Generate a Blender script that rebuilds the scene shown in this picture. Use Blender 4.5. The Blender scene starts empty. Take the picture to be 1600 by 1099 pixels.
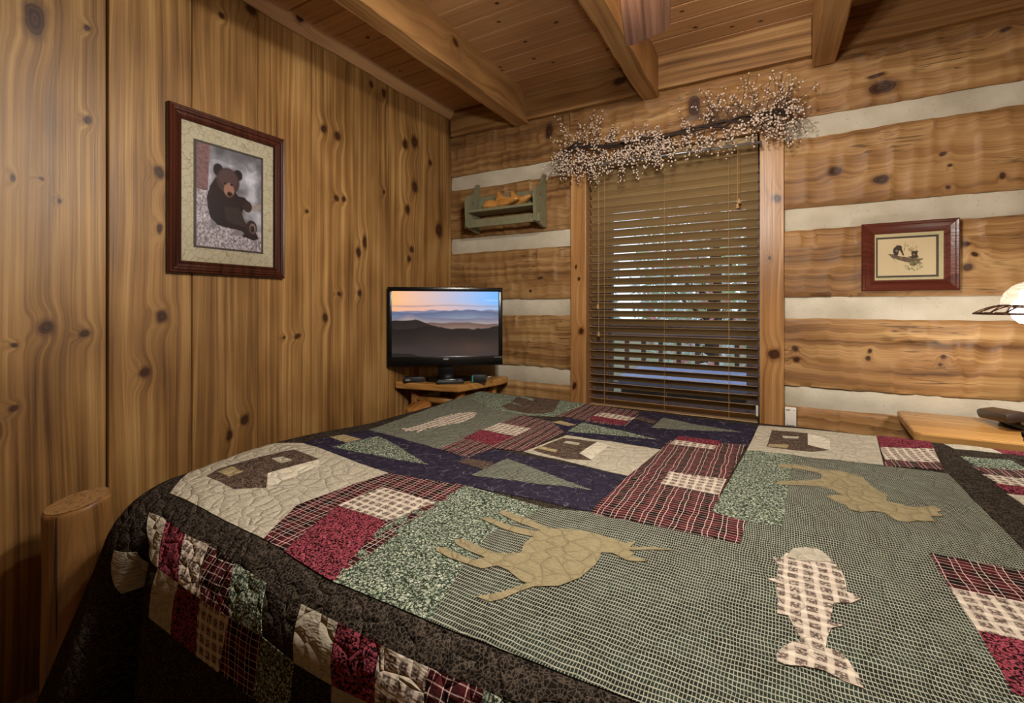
import bpy, bmesh, math, random
import numpy as np
from mathutils import Vector, Matrix, noise
from mathutils.geometry import delaunay_2d_cdt

scene = bpy.context.scene
COL = scene.collection
R = math.radians
PI = math.pi

# ------------------------------------------------------------------ camera
cam_data = bpy.data.cameras.new('camera')
cam_data.sensor_width = 36.0
cam_data.lens = 715.6 / 1600 * 36
cam_data.shift_y = -(549.5 - 478) / 1600
cam_data.clip_start = 0.05
cam = bpy.data.objects.new('camera', cam_data)
COL.objects.link(cam)
cam.location = (0, 0, 1.25)
cam.rotation_euler = (R(90), 0, R(29.6))
scene.camera = cam

# ------------------------------------------------------------------ world: overcast daylight outside
world = bpy.data.worlds.new('daylight'); scene.world = world
world.use_nodes = True
bg = world.node_tree.nodes['Background']
bg.inputs[0].default_value = (0.66, 0.78, 1.0, 1)
bg.inputs[1].default_value = 1.9

scene.view_settings.view_transform = 'Standard'
scene.view_settings.look = 'None'
scene.view_settings.gamma = 1.0
scene.view_settings.use_curve_mapping = False
scene.view_settings.exposure = 0.2
scene.cycles.max_bounces = 4
scene.cycles.diffuse_bounces = 3
scene.cycles.glossy_bounces = 2
scene.cycles.transmission_bounces = 3
scene.cycles.use_adaptive_sampling = True
scene.cycles.adaptive_threshold = 0.04
scene.cycles.caustics_reflective = False
scene.cycles.caustics_refractive = False
scene.cycles.transparent_max_bounces = 12
scene.cycles.sample_clamp_indirect = 6

FAN_POWER = 25.0        # each of the three bulbs of the ceiling fan
UP_POWER = 62.0         # fill light added above the fan motor to brighten the ceiling
LAMP_POWER = 6.5        # bedside lamp
WARM = (1.0, 0.945, 0.85)

# ------------------------------------------------------------------ helpers
def srgb(r, g, b):
    f = lambda c: c / 12.92 if c <= 0.04045 else ((c + 0.055) / 1.055) ** 2.4
    return (f(r / 255), f(g / 255), f(b / 255), 1)

def tag(o, label=None, cat=None, group=None, kind=None):
    if label: o['label'] = label
    if cat: o['category'] = cat
    if group: o['group'] = group
    if kind: o['kind'] = kind
    return o

def empty(name, loc=(0, 0, 0), rz=0, parent=None):
    o = bpy.data.objects.new(name, None)
    COL.objects.link(o)
    o.empty_display_size = .05
    o.location = loc; o.rotation_euler = (0, 0, rz)
    if parent: o.parent = parent
    return o

def link_mesh(name, me, mat=None, parent=None, smooth=False, loc=None):
    if mat and not me.materials: me.materials.append(mat)
    if smooth:
        me.polygons.foreach_set('use_smooth', [True] * len(me.polygons))
    o = bpy.data.objects.new(name, me)
    COL.objects.link(o)
    if parent: o.parent = parent
    if loc is not None: o.location = loc
    return o

def pydata(name, verts, faces, mat=None, parent=None, smooth=False):
    me = bpy.data.meshes.new(name)
    me.from_pydata([tuple(v) for v in verts], [], faces)
    me.update()
    return link_mesh(name, me, mat, parent, smooth)

class MB:
    """collects primitive solids into one mesh"""
    def __init__(s): s.v = []; s.f = []
    def add(s, verts, faces, M=None):
        b = len(s.v)
        for p in verts:
            p = Vector(p)
            s.v.append(M @ p if M is not None else p)
        s.f += [tuple(i + b for i in f) for f in faces]
        return s
    def box(s, x0, x1, y0, y1, z0, z1, M=None, c=0.0):
        if c <= 0:
            vs = [(x, y, z) for z in (z0, z1) for y in (y0, y1) for x in (x0, x1)]
            fs = [(0, 2, 3, 1), (4, 5, 7, 6), (0, 1, 5, 4), (1, 3, 7, 5), (3, 2, 6, 7), (2, 0, 4, 6)]
            return s.add(vs, fs, M)
        bm = bmesh.new()
        bmesh.ops.create_cube(bm, size=1)
        for v in bm.verts:
            v.co = Vector(((x0 + x1) / 2 + v.co.x * (x1 - x0), (y0 + y1) / 2 + v.co.y * (y1 - y0), (z0 + z1) / 2 + v.co.z * (z1 - z0)))
        bmesh.ops.bevel(bm, geom=bm.edges[:], offset=c, segments=2, affect='EDGES', profile=.5)
        bm.verts.index_update()
        s.add([v.co for v in bm.verts], [tuple(v.index for v in f.verts) for f in bm.faces], M)
        bm.free(); return s
    def tube(s, pts, r, n=8, cap=True):
        pts = [Vector(p) for p in pts]
        rs = r if isinstance(r, (list, tuple)) else [r] * len(pts)
        b = len(s.v); up = None
        for i, p in enumerate(pts):
            d = (pts[min(i + 1, len(pts) - 1)] - pts[max(i - 1, 0)])
            if d.length < 1e-9: d = Vector((0, 0, 1))
            d.normalize()
            if up is None:
                up = Vector((0, 0, 1)) if abs(d.z) < .9 else Vector((1, 0, 0))
            a = d.cross(up)
            if a.length < 1e-6: a = d.cross(Vector((0, 1, 0)))
            a.normalize(); q = d.cross(a).normalized(); up = -q if False else up
            for k in range(n):
                t = 2 * PI * k / n
                s.v.append(p + (a * math.cos(t) + q * math.sin(t)) * rs[i])
        for i in range(len(pts) - 1):
            for k in range(n):
                k2 = (k + 1) % n
                s.f.append((b + i * n + k, b + i * n + k2, b + (i + 1) * n + k2, b + (i + 1) * n + k))
        if cap:
            s.f.append(tuple(b + k for k in reversed(range(n))))
            e = b + (len(pts) - 1) * n
            s.f.append(tuple(e + k for k in range(n)))
        return s
    def lathe(s, prof, n=24, M=None, cap=False):
        vs = []; fs = []
        for r, z in prof:
            for k in range(n):
                t = 2 * PI * k / n
                vs.append((r * math.cos(t), r * math.sin(t), z))
        for i in range(len(prof) - 1):
            for k in range(n):
                k2 = (k + 1) % n
                fs.append((i * n + k, i * n + k2, (i + 1) * n + k2, (i + 1) * n + k))
        if cap:
            fs.append(tuple(reversed(range(n)))); e = (len(prof) - 1) * n
            fs.append(tuple(e + k for k in range(n)))
        return s.add(vs, fs, M)
    def prism(s, poly, d0, d1, M=None):
        """poly in local xy, extruded along local z from d0 to d1"""
        n = len(poly)
        vs = [(x, y, d0) for x, y in poly] + [(x, y, d1) for x, y in poly]
        fs = [tuple(reversed(range(n))), tuple(range(n, 2 * n))]
        fs += [(i, (i + 1) % n, n + (i + 1) % n, n + i) for i in range(n)]
        return s.add(vs, fs, M)
    def build(s, name, mat=None, parent=None, smooth=False, bevel=0, auto=None):
        me = bpy.data.meshes.new(name)
        me.from_pydata([tuple(v) for v in s.v], [], s.f)
        bm = bmesh.new(); bm.from_mesh(me)
        bmesh.ops.recalc_face_normals(bm, faces=bm.faces)
        if bevel:
            es = [e for e in bm.edges if len(e.link_faces) == 2 and e.calc_face_angle(0) > R(35)]
            bmesh.ops.bevel(bm, geom=es, offset=bevel, segments=2, affect='EDGES', profile=.5, clamp_overlap=True)
        bm.to_mesh(me); bm.free()
        if auto is not None:
            smooth = False
            me.polygons.foreach_set('use_smooth', [True] * len(me.polygons))
            me.set_sharp_from_angle(angle=R(auto))
        return link_mesh(name, me, mat, parent, smooth)

def nz(x, y=0, z=0): return noise.noise(Vector((x, y, z)))

def grid_solid(name, nu, nv, fn, back, mat, parent):
    """front surface fn(s,t) in 0..1, closed by side walls moved by the vector back"""
    vs = [Vector(fn(i / nu, j / nv)) for j in range(nv + 1) for i in range(nu + 1)]
    fs = [(j * (nu + 1) + i, j * (nu + 1) + i + 1, (j + 1) * (nu + 1) + i + 1, (j + 1) * (nu + 1) + i) for j in range(nv) for i in range(nu)]
    ring = [i for i in range(nu + 1)] + [j * (nu + 1) + nu for j in range(1, nv + 1)] + [nv * (nu + 1) + i for i in range(nu - 1, -1, -1)] + [j * (nu + 1) for j in range(nv - 1, 0, -1)]
    b = len(vs); bk = Vector(back)
    vs += [vs[i] + bk for i in ring]
    n = len(ring)
    fs += [(ring[(k + 1) % n], ring[k], b + k, b + (k + 1) % n) for k in range(n)]
    fs.append(tuple(b + k for k in range(n)))
    me = bpy.data.meshes.new(name)
    me.from_pydata([tuple(v) for v in vs], [], fs)
    bm = bmesh.new(); bm.from_mesh(me); bmesh.ops.recalc_face_normals(bm, faces=bm.faces); bm.to_mesh(me); bm.free()
    me.polygons.foreach_set('use_smooth', [True] * len(me.polygons))
    me.set_sharp_from_angle(angle=R(50))
    return link_mesh(name, me, mat, parent)

def copy_tree(o, parent=None):
    c = o.copy(); COL.objects.link(c); c.parent = parent
    for ch in list(o.children): copy_tree(ch, c)
    return c

# ------------------------------------------------------------------ node helpers
class NT:
    def __init__(s, name):
        s.m = bpy.data.materials.new(name); s.m.use_nodes = True
        s.t = s.m.node_tree; s.t.nodes.clear()
        s.out = s.t.nodes.new('ShaderNodeOutputMaterial')
    def new(s, typ, props=None, ins=None):
        n = s.t.nodes.new(typ)
        for k, v in (props or {}).items(): setattr(n, k, v)
        for k, v in (ins or {}).items(): s.set(n.inputs[k], v)
        return n
    def set(s, sock, v):
        if isinstance(v, bpy.types.NodeSocket): s.t.links.new(v, sock)
        else: sock.default_value = v
    def math(s, op, a, b=0.0, c=0.0, clamp=False):
        n = s.new('ShaderNodeMath', {'operation': op, 'use_clamp': clamp})
        for i, v in enumerate((a, b, c)):
            if i < len(n.inputs): s.set(n.inputs[i], v)
        return n.outputs[0]
    def vm(s, op, a, b=(0, 0, 0), scale=None):
        n = s.new('ShaderNodeVectorMath', {'operation': op})
        s.set(n.inputs[0], a); s.set(n.inputs[1], b)
        if scale is not None: s.set(n.inputs['Scale'], scale)
        return n.outputs['Value'] if op in ('LENGTH', 'DOT_PRODUCT', 'DISTANCE') else n.outputs[0]
    def noise(s, vec, scale, detail=2, rough=.5, dist=0.0, color=False):
        n = s.new('ShaderNodeTexNoise', {}, {'Vector': vec, 'Scale': scale, 'Detail': detail, 'Roughness': rough, 'Distortion': dist})
        return n.outputs['Color' if color else 0]
    def vor(s, vec, scale, feature='F1', rnd=1.0, out=0):
        n = s.new('ShaderNodeTexVoronoi', {'feature': feature}, {'Vector': vec, 'Scale': scale, 'Randomness': rnd})
        return n.outputs[out]
    def mix(s, f, a, b, mode='MIX'):
        n = s.new('ShaderNodeMix', {'data_type': 'RGBA', 'blend_type': mode})
        s.set(n.inputs[0], f); s.set(n.inputs[6], a); s.set(n.inputs[7], b)
        return n.outputs[2]
    def ramp(s, f, stops, interp='LINEAR'):
        n = s.new('ShaderNodeValToRGB', {}, {0: f})
        cr = n.color_ramp; cr.interpolation = interp
        while len(cr.elements) < len(stops): cr.elements.new(.5)
        for e, (p, c) in zip(cr.elements, stops):
            e.position = p; e.color = c if len(c) == 4 else (*c, 1)
        return n.outputs[0]
    def step(s, x, a, b):
        n = s.new('ShaderNodeMapRange', {'interpolation_type': 'SMOOTHSTEP'}, {0: x, 1: a, 2: b, 3: 0.0, 4: 1.0})
        return n.outputs[0]
    def comb(s, x, y, z):
        n = s.new('ShaderNodeCombineXYZ', {}, {0: x, 1: y, 2: z}); return n.outputs[0]
    def bsdf(s, color, rough=.5, bump=None, strength=.3, dist=.003, **kw):
        ins = {'Base Color': color, 'Roughness': rough}
        for k, v in kw.items(): ins[k.replace('_', ' ')] = v
        b = s.new('ShaderNodeBsdfPrincipled', {}, ins)
        if bump is not None:
            bn = s.new('ShaderNodeBump', {}, {'Strength': strength, 'Distance': dist, 'Height': bump})
            s.t.links.new(bn.outputs[0], b.inputs['Normal'])
        s.t.links.new(b.outputs[0], s.out.inputs[0])
        return s.m

def plain(name, col, rough=.5, **kw):
    n = NT(name); return n.bsdf(col, rough, **kw)

def speck(name, col, col2, scale=60, rough=.5, strength=.2, **kw):
    n = NT(name); tc = n.new('ShaderNodeTexCoord').outputs['Object']
    f = n.noise(tc, scale, 4, .6)
    return n.bsdf(n.mix(n.step(f, .3, .7), col, col2), rough, f, strength, **kw)

def wood(name, dark, mid, light, axis, across, other, knots=(), rough=.42, bump=.25, ring=26.0, blotch=.5, warp=.09, tint=1.0, streak=1.0, hewn=False):
    """board wood: grain along axis, rings across, knots as (across, along, ra, rl)"""
    n = NT(name)
    tc = n.new('ShaderNodeTexCoord').outputs['Object']
    seed = n.math('MULTIPLY', n.new('ShaderNodeObjectInfo').outputs['Random'], 47.0)
    L = n.vm('DOT_PRODUCT', tc, axis); A = n.vm('DOT_PRODUCT', tc, across); B = n.vm('DOT_PRODUCT', tc, other)
    As = n.math('ADD', A, seed)
    low = n.noise(n.comb(n.math('MULTIPLY', As, 4.0), n.math('MULTIPLY', L, .75), n.math('MULTIPLY', B, 4.0)), 1.0, 1, .5)
    rc = n.math('ADD', n.math('ADD', As, B), n.math('MULTIPLY', low, warp))
    dmin = None
    if knots:
        wob = n.noise(tc, 24.0, 0, .5, color=True)
        p2 = n.vm('ADD', tc, n.vm('SCALE', n.vm('SUBTRACT', wob, (.5, .5, .5)), scale=.016))
        pk = n.comb(n.vm('DOT_PRODUCT', p2, across), n.vm('DOT_PRODUCT', p2, axis), 0.0)
        for (ka, kl, ra, rl) in knots:
            d = n.vm('LENGTH', n.vm('MULTIPLY', n.vm('SUBTRACT', pk, (ka, kl, 0)), (1 / ra, 1 / rl, 0)))
            dmin = d if dmin is None else n.math('MINIMUM', dmin, d)
        infl = n.math('POWER', 2.718, n.math('MULTIPLY', n.math('MULTIPLY', dmin, dmin), -.22))
        rc = n.math('ADD', rc, n.math('MULTIPLY', n.math('MULTIPLY', infl, dmin), -.022))
    st = n.noise(n.comb(n.math('MULTIPLY', rc, 34.0), n.math('MULTIPLY', L, .55), seed), 1.0, 3, .6)
    s2 = n.noise(n.comb(n.math('MULTIPLY', rc, 190.0), n.math('MULTIPLY', L, 1.8), seed), 1.0, 2, .6)
    wv = n.math('SINE', n.math('MULTIPLY', n.math('ADD', rc, n.math('MULTIPLY', st, .02)), 2 * PI * ring))
    bl = n.noise(n.comb(n.math('MULTIPLY', As, 4.0), n.math('MULTIPLY', L, 1.3), n.math('MULTIPLY', B, 4.0)), 1.3, 2, .55)
    t = n.math('MULTIPLY_ADD', n.math('SUBTRACT', st, .5), 1.15 * streak, .5)
    t = n.math('ADD', t, n.math('MULTIPLY', n.math('SUBTRACT', s2, .5), .55))
    t = n.math('ADD', t, n.math('MULTIPLY', n.math('MULTIPLY', wv, bl), -.11))
    t = n.math('ADD', t, n.math('MULTIPLY', n.math('SUBTRACT', bl, .5), blotch * 1.5))
    c = n.ramp(t, [(.12, dark), (.5, mid), (.88, light)])
    h = n.noise(n.vm('MULTIPLY', tc, tuple(2.0 if ax else 160.0 for ax in axis)), 1.0, 1, .6)
    if hewn:
        ck = n.noise(n.comb(n.math('MULTIPLY', As, 36.0), n.math('MULTIPLY', L, 1.7), seed), 1.0, 2, .7)
        tear = n.noise(n.vm('MULTIPLY', tc, tuple(7.0 if ax else 55.0 for ax in axis)), 1.0, 2, .75)
        crack = n.math('MULTIPLY', n.step(n.math('ABSOLUTE', n.math('SUBTRACT', ck, .5)), .022, .0), n.step(n.noise(tc, 2.6, 1), .48, .62))
        c = n.mix(n.math('MULTIPLY', crack, .75), c, srgb(38, 24, 12))
        h = tear
    if dmin is not None:
        halo = n.step(dmin, 1.9, .95)
        c = n.mix(n.math('MULTIPLY', halo, .62), c, (dark[0] * .7, dark[1] * .6, dark[2] * .5, 1))
        core = n.step(dmin, 1.08, .9)
        kc = n.ramp(n.math('FRACT', n.math('MULTIPLY', dmin, 1.9)), [(.0, srgb(24, 13, 7)), (.45, srgb(80, 45, 22)), (1, srgb(40, 22, 11))])
        c = n.mix(core, c, kc)
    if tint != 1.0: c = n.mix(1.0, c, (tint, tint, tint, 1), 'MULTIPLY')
    ro = n.math('MULTIPLY_ADD', st, .2, rough - .1)
    return n.bsdf(c, ro, h, bump, .002, Specular_IOR_Level=.35)
# ------------------------------------------------------------------ materials
X, Y, Z = (1, 0, 0), (0, 1, 0), (0, 0, 1)
PD, PM, PL = srgb(84, 54, 26), srgb(142, 104, 58), srgb(182, 144, 90)      # pine boards
LD, LM, LL = srgb(94, 62, 34), srgb(150, 110, 66), srgb(186, 150, 100)      # hewn logs
CD, CM, CL = srgb(158, 114, 74), srgb(186, 142, 98), srgb(202, 162, 118)       # ceiling
M_beam = wood('hewn_beam_pine', srgb(112, 76, 44), srgb(158, 116, 70), srgb(186, 146, 96), Y, (.7, 0, .7), (.5, 0, -.5), rough=.5, ring=15, warp=.16, bump=.35, hewn=False,
              knots=((.83, 1.92, .012, .02), (.80, 1.05, .014, .02)))
M_block = wood('blocking_pine', LD, LM, LL, X, Z, Y, rough=.5, ring=22, bump=.35, warp=.12, knots=((2.6, -.80, .02, .035),))
M_furn = wood('varnished_pine', srgb(128, 86, 42), srgb(168, 122, 66), srgb(192, 148, 90), X, Y, Z, rough=.28, ring=20, warp=.12, knots=((.12, .18, .012, .02), (.3, .4, .012, .02)))
M_log = wood('peeled_log_pine', srgb(98, 60, 26), srgb(150, 102, 50), srgb(178, 130, 72), Z, (.7, .7, 0), (.6, -.6, 0), rough=.4, ring=24, warp=.2)
M_rung = wood('peeled_rung_pine', srgb(98, 60, 26), srgb(150, 102, 50), srgb(178, 130, 72), (.7, .7, 0), Z, (.7, -.7, 0), rough=.4, ring=24, warp=.1)
M_endgrain = speck('log_end_grain', srgb(150, 104, 56), srgb(120, 80, 40), 30, .6, .3)

def carpet():
    n = NT('carpet_pile'); tc = n.new('ShaderNodeTexCoord').outputs['Object']
    f = n.noise(tc, 160, 3, .7)
    return n.bsdf(n.ramp(f, [(.3, srgb(90, 72, 58)), (.7, srgb(178, 158, 136))]), .95, f, .8, .01)
M_carpet = carpet()

def chink():
    n = NT('chinking_mortar'); tc = n.new('ShaderNodeTexCoord').outputs['Object']
    f = n.noise(tc, 90, 2, .65); g = n.noise(tc, 5, 2, .6)
    c = n.ramp(g, [(.3, srgb(176, 166, 146)), (.7, srgb(204, 196, 178))])
    c = n.mix(n.math('MULTIPLY', n.step(f, .62, .75), .35), c, srgb(110, 98, 80))
    return n.bsdf(c, .9, n.noise(tc, 45, 3, .7), .55, .004)
M_chink = chink()
M_dark = plain('dark_gap', srgb(22, 14, 8), .9)
M_glass = None
def glass():
    n = NT('window_glass')
    tr = n.new('ShaderNodeBsdfTransparent', {}, {0: (.93, .96, .96, 1)})
    gl = n.new('ShaderNodeBsdfGlossy', {}, {'Color': (1, 1, 1, 1), 'Roughness': .02})
    lw = n.new('ShaderNodeFresnel', {}, {0: 1.45})
    mx = n.new('ShaderNodeMixShader', {}, {0: lw.outputs[0], 1: tr.outputs[0], 2: gl.outputs[0]})
    n.t.links.new(mx.outputs[0], n.out.inputs[0]); return n.m
M_glass = glass()
M_sash = speck('sash_paint', srgb(96, 84, 92), srgb(70, 60, 66), 30, .5)
M_slat = wood('blind_slat_wood', srgb(140, 112, 74), srgb(162, 134, 92), srgb(178, 150, 108), X, Y, Z, rough=.45, ring=60, blotch=.2, warp=.02, bump=.1)
M_cord = plain('blind_cord', srgb(176, 140, 92), .8)
M_frame_dark = wood('mahogany_frame', srgb(34, 14, 8), srgb(62, 28, 17), srgb(82, 40, 25), Z, Y, X, rough=.3, ring=40, blotch=.2)
M_frame_red = wood('cherry_frame', srgb(54, 22, 15), srgb(84, 38, 27), srgb(104, 52, 38), X, Z, Y, rough=.3, ring=40, blotch=.2)
def matboard():
    n = NT('crackle_matboard'); tc = n.new('ShaderNodeTexCoord').outputs['Object']
    e = n.vor(n.vm('ADD', tc, n.vm('SCALE', n.noise(tc, 30, 2, .5, color=True), scale=.03)), 34, 'DISTANCE_TO_EDGE')
    c = n.mix(n.step(e, .05, .0), n.mix(n.noise(tc, 14, 3), srgb(160, 152, 126), srgb(182, 174, 150)), srgb(136, 124, 100))
    return n.bsdf(c, .8)
M_mat = matboard()
M_mat2 = speck('linen_matboard', srgb(168, 156, 118), srgb(182, 170, 132), 200, .85)
M_fillet = plain('dark_fillet', srgb(58, 50, 40), .6)
M_black = plain('black_plastic', srgb(14, 13, 13), .25)
M_blackm = plain('matte_black_plastic', srgb(26, 25, 25), .5)
M_grey = plain('grey_plastic', srgb(130, 130, 128), .45)
M_silver = plain('silver_trim', srgb(190, 190, 188), .25, Metallic=.8)
M_teal = plain('teal_label', srgb(40, 150, 120), .5)
M_white = speck('white_plastic', srgb(226, 222, 212), srgb(218, 214, 204), 50, .4, .05)
M_ink = plain('ink', srgb(60, 56, 52), .6)
M_sage = speck('sage_paint', srgb(124, 122, 96), srgb(112, 110, 84), 40, .55, .15)
M_last = wood('shoe_last_wood', srgb(136, 88, 36), srgb(188, 134, 68), srgb(206, 156, 90), X, Z, Y, rough=.4, ring=50)
M_twig = speck('twig_bark', srgb(58, 42, 32), srgb(40, 30, 24), 80, .9)
M_berry = speck('cream_berry', srgb(232, 214, 198), srgb(204, 180, 160), 120, .45)
M_rod = plain('grey_rod_metal', srgb(150, 148, 150), .35, Metallic=.7)
M_blade = wood('walnut_blade', srgb(48, 30, 22), srgb(92, 62, 46), srgb(124, 88, 66), Y, X, Z, rough=.35, ring=45, warp=.05)
M_bronze = plain('aged_bronze', srgb(74, 52, 36), .45, Metallic=.7)
M_mattress = plain('mattress_ticking', srgb(190, 184, 172), .9)
# ------------------------------------------------------------------ room shell
XL, YB, ZC = -2.08, 2.736, 2.68
XR, YF = 1.62, -4.2

fl = MB().box(XL - .1, XR + .1, YF - .1, YB + .2, -.1, 0).build('floor', M_carpet)
tag(fl, 'speckled beige carpet floor', 'floor', kind='structure')

# left wall: vertical pine boards
wl = MB().box(XL - .09, XL - .03, YF - .1, YB + .25, 0, ZC + .1).build('wall_left', M_dark)
tag(wl, 'left wall of wide vertical knotty pine boards', 'wall', kind='structure')
KN = [(0.528, 2.181, 0.026, 0.05), (0.554, 1.178, 0.017, 0.024), (0.654, 1.152, 0.012, 0.013), (0.656, 2.221, 0.009, 0.01), (0.661, 1.899, 0.009, 0.012), (0.478, 0.923, 0.009, 0.009), (0.48, 1.125, 0.007, 0.007), (0.881, 1.205, 0.017, 0.02), (0.826, 0.996, 0.015, 0.02), (1.209, 0.733, 0.016, 0.02), (1.139, 0.681, 0.013, 0.024), (0.877, 1.77, 0.016, 0.022), (0.877, 1.55, 0.008, 0.02), (1.238, 2.615, 0.024, 0.024), (1.109, 2.511, 0.011, 0.011), (1.629, 2.193, 0.018, 0.02), (1.716, 2.183, 0.019, 0.023), (1.961, 2.571, 0.015, 0.019), (2.064, 2.559, 0.015, 0.022), (2.343, 2.346, 0.028, 0.037), (2.251, 2.305, 0.022, 0.027), (2.275, 1.88, 0.022, 0.027), (2.6, 1.794, 0.032, 0.047), (2.343, 2.047, 0.024, 0.037), (1.864, 1.557, 0.014, 0.03), (1.911, 1.626, 0.013, 0.034), (1.637, 1.185, 0.016, 0.02), (1.873, 1.324, 0.016, 0.018), (1.707, 1.84, 0.013, 0.013), (1.763, 1.844, 0.013, 0.013), (2.064, 1.952, 0.012, 0.012), (1.729, 1.314, 0.011, 0.011), (0.539, 1.668, 0.005, 0.006), (0.585, 1.604, 0.005, 0.006), (0.475, 1.655, 0.006, 0.01), (2.312, 1.624, 0.016, 0.02), (2.294, 1.558, 0.016, 0.02), (1.473, 1.098, 0.016, 0.011), (1.40, 1.095, 0.008, 0.008), (1.528, 1.737, 0.01, 0.009), (2.5, 2.25, .016, .02), (2.47, 1.31, .018, .02), (0.44, .86, .01, .012), (0.60, .46, .01, .012)]
edges = [YF, -3.99, -3.71, -3.43, -3.15, -2.87, -2.59, -2.31, -2.03, -1.75, -1.47, -1.19, -.91, -.63, -.35, -.08, .17, .434, .714, .99, 1.269, 1.555, 1.831, 2.102, 2.388, 2.69, YB + .02]
tints = {17: .86, 18: .95, 19: .97, 20: 1.06, 21: 1.0, 22: .92, 23: 1.0, 24: 1.06, 25: .95}
other_mat = wood('pine_wall_board', PD, PM, PL, Z, Y, X, warp=.12, ring=22)
def wall_plank(y0, y1, mat, i, parent, xf=XL, th=.03):
    vs = []; n = 60
    def fn(s, t):
        y = y0 + (y1 - y0) * t; z = ZC * s
        e = min(y - y0, y1 - y)
        return (xf - (.003 if e < .002 else 0) + .0016 * nz(z * 2, i * 3.1, t * 2), y, z)
    ts = [0, .008, .25, .5, .75, .992, 1]
    return grid_solid('plank', n, 6, lambda s, t: fn(s, ts[round(t * 6)]), (-th, 0, 0), mat, parent)
for i in range(len(edges) - 1):
    y0, y1 = edges[i], edges[i + 1]
    if y1 > .3:
        ks = [k for k in KN if y0 - .03 < k[0] < y1 + .03]
        mt = wood('pine_plank_%d' % i, PD, PM, PL, Z, Y, X, knots=ks, warp=.06 + .03 * math.sin(i * 5), ring=18 + 9 * (i % 3), tint=tints.get(i, 1), rough=.46, blotch=.6)
    else: mt = other_mat
    g = .0035 if abs(y0 - .714) < .01 else .0012
    wall_plank(y0 + g, y1 - (.0035 if abs(y1 - .714) < .01 else .0012), mt, i, wl)

# right wall and wall behind the camera: the same boards
wr = MB().box(XR + .03, XR + .1, YF - .1, YB + .25, 0, ZC + .1).build('wall_right', M_dark)
tag(wr, 'right wall of vertical pine boards behind the bed head', 'wall', kind='structure')
wf = MB().box(XL - .1, XR + .1, YF - .1, YF - .03, 0, ZC + .1).build('wall_front', M_dark)
tag(wf, 'pine board wall behind the viewer', 'wall', kind='structure')
y = YF
while y < YB:
    MB().box(XR, XR + .03, y + .001, min(y + .28, YB) - .001, 0, ZC).build('plank', other_mat, wr); y += .28
front_mat = wood('pine_front_board', PD, PM, PL, Z, X, Y, warp=.12, ring=22)
x = XL
while x < XR:
    MB().box(x + .001, min(x + .28, XR) - .001, YF - .03, YF, 0, ZC).build('plank', front_mat, wf); x += .28

# back wall: hewn logs with mortar chinking
wb = MB().box(XL - .1, XR + .1, YB + .2, YB + .22, 0, .55).box(XL - .1, XR + .1, YB + .14, YB + .2, 2.24, ZC + .1).build('wall_back', M_dark)
tag(wb, 'back wall of hand hewn logs with pale mortar chinking', 'wall', kind='structure')
LK = [(0.269, 1.912, 0.026, 0.018), (0.445, 1.847, 0.028, 0.02), (0.666, 1.932, 0.013, 0.009), (0.692, 1.879, 0.008, 0.007), (0.685, 1.78, 0.009, 0.007), (0.857, 1.808, 0.006, 0.012), (0.454, 2.283, 0.05, 0.03), (0.43, 2.34, .03, .008), (0.738, 1.52, 0.013, 0.012), (0.769, 1.473, 0.011, 0.009), (0.746, 1.419, 0.017, 0.015), (0.404, 1.031, 0.009, 0.01), (0.399, 0.997, 0.008, 0.009), (0.109, 0.977, 0.013, 0.013), (0.103, 1.032, 0.011, 0.012), (0.658, 0.986, 0.006, 0.007), (-1.335, 1.433, 0.016, 0.009), (-1.274, 2.40, 0.022, 0.05), (-0.379, 2.372, 0.03, 0.06), (0.863, 2.432, 0.015, 0.009), (0.668, 1.021, 0.009, 0.008), (-1.416, 1.349, 0.011, 0.009), (-1.55, 2.0, .01, .008)]
LZ = [(2.50, 2.205), (2.10, 1.745), (1.635, 1.295), (1.185, .842), (.735, .385), (.28, 0)]
CZ = [(2.205, 2.10), (1.745, 1.635), (1.295, 1.185), (.842, .735), (.385, .28)]
ends = [(XL + .0, -1.116, 'a'), (.053, XR, 'b')]
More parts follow.
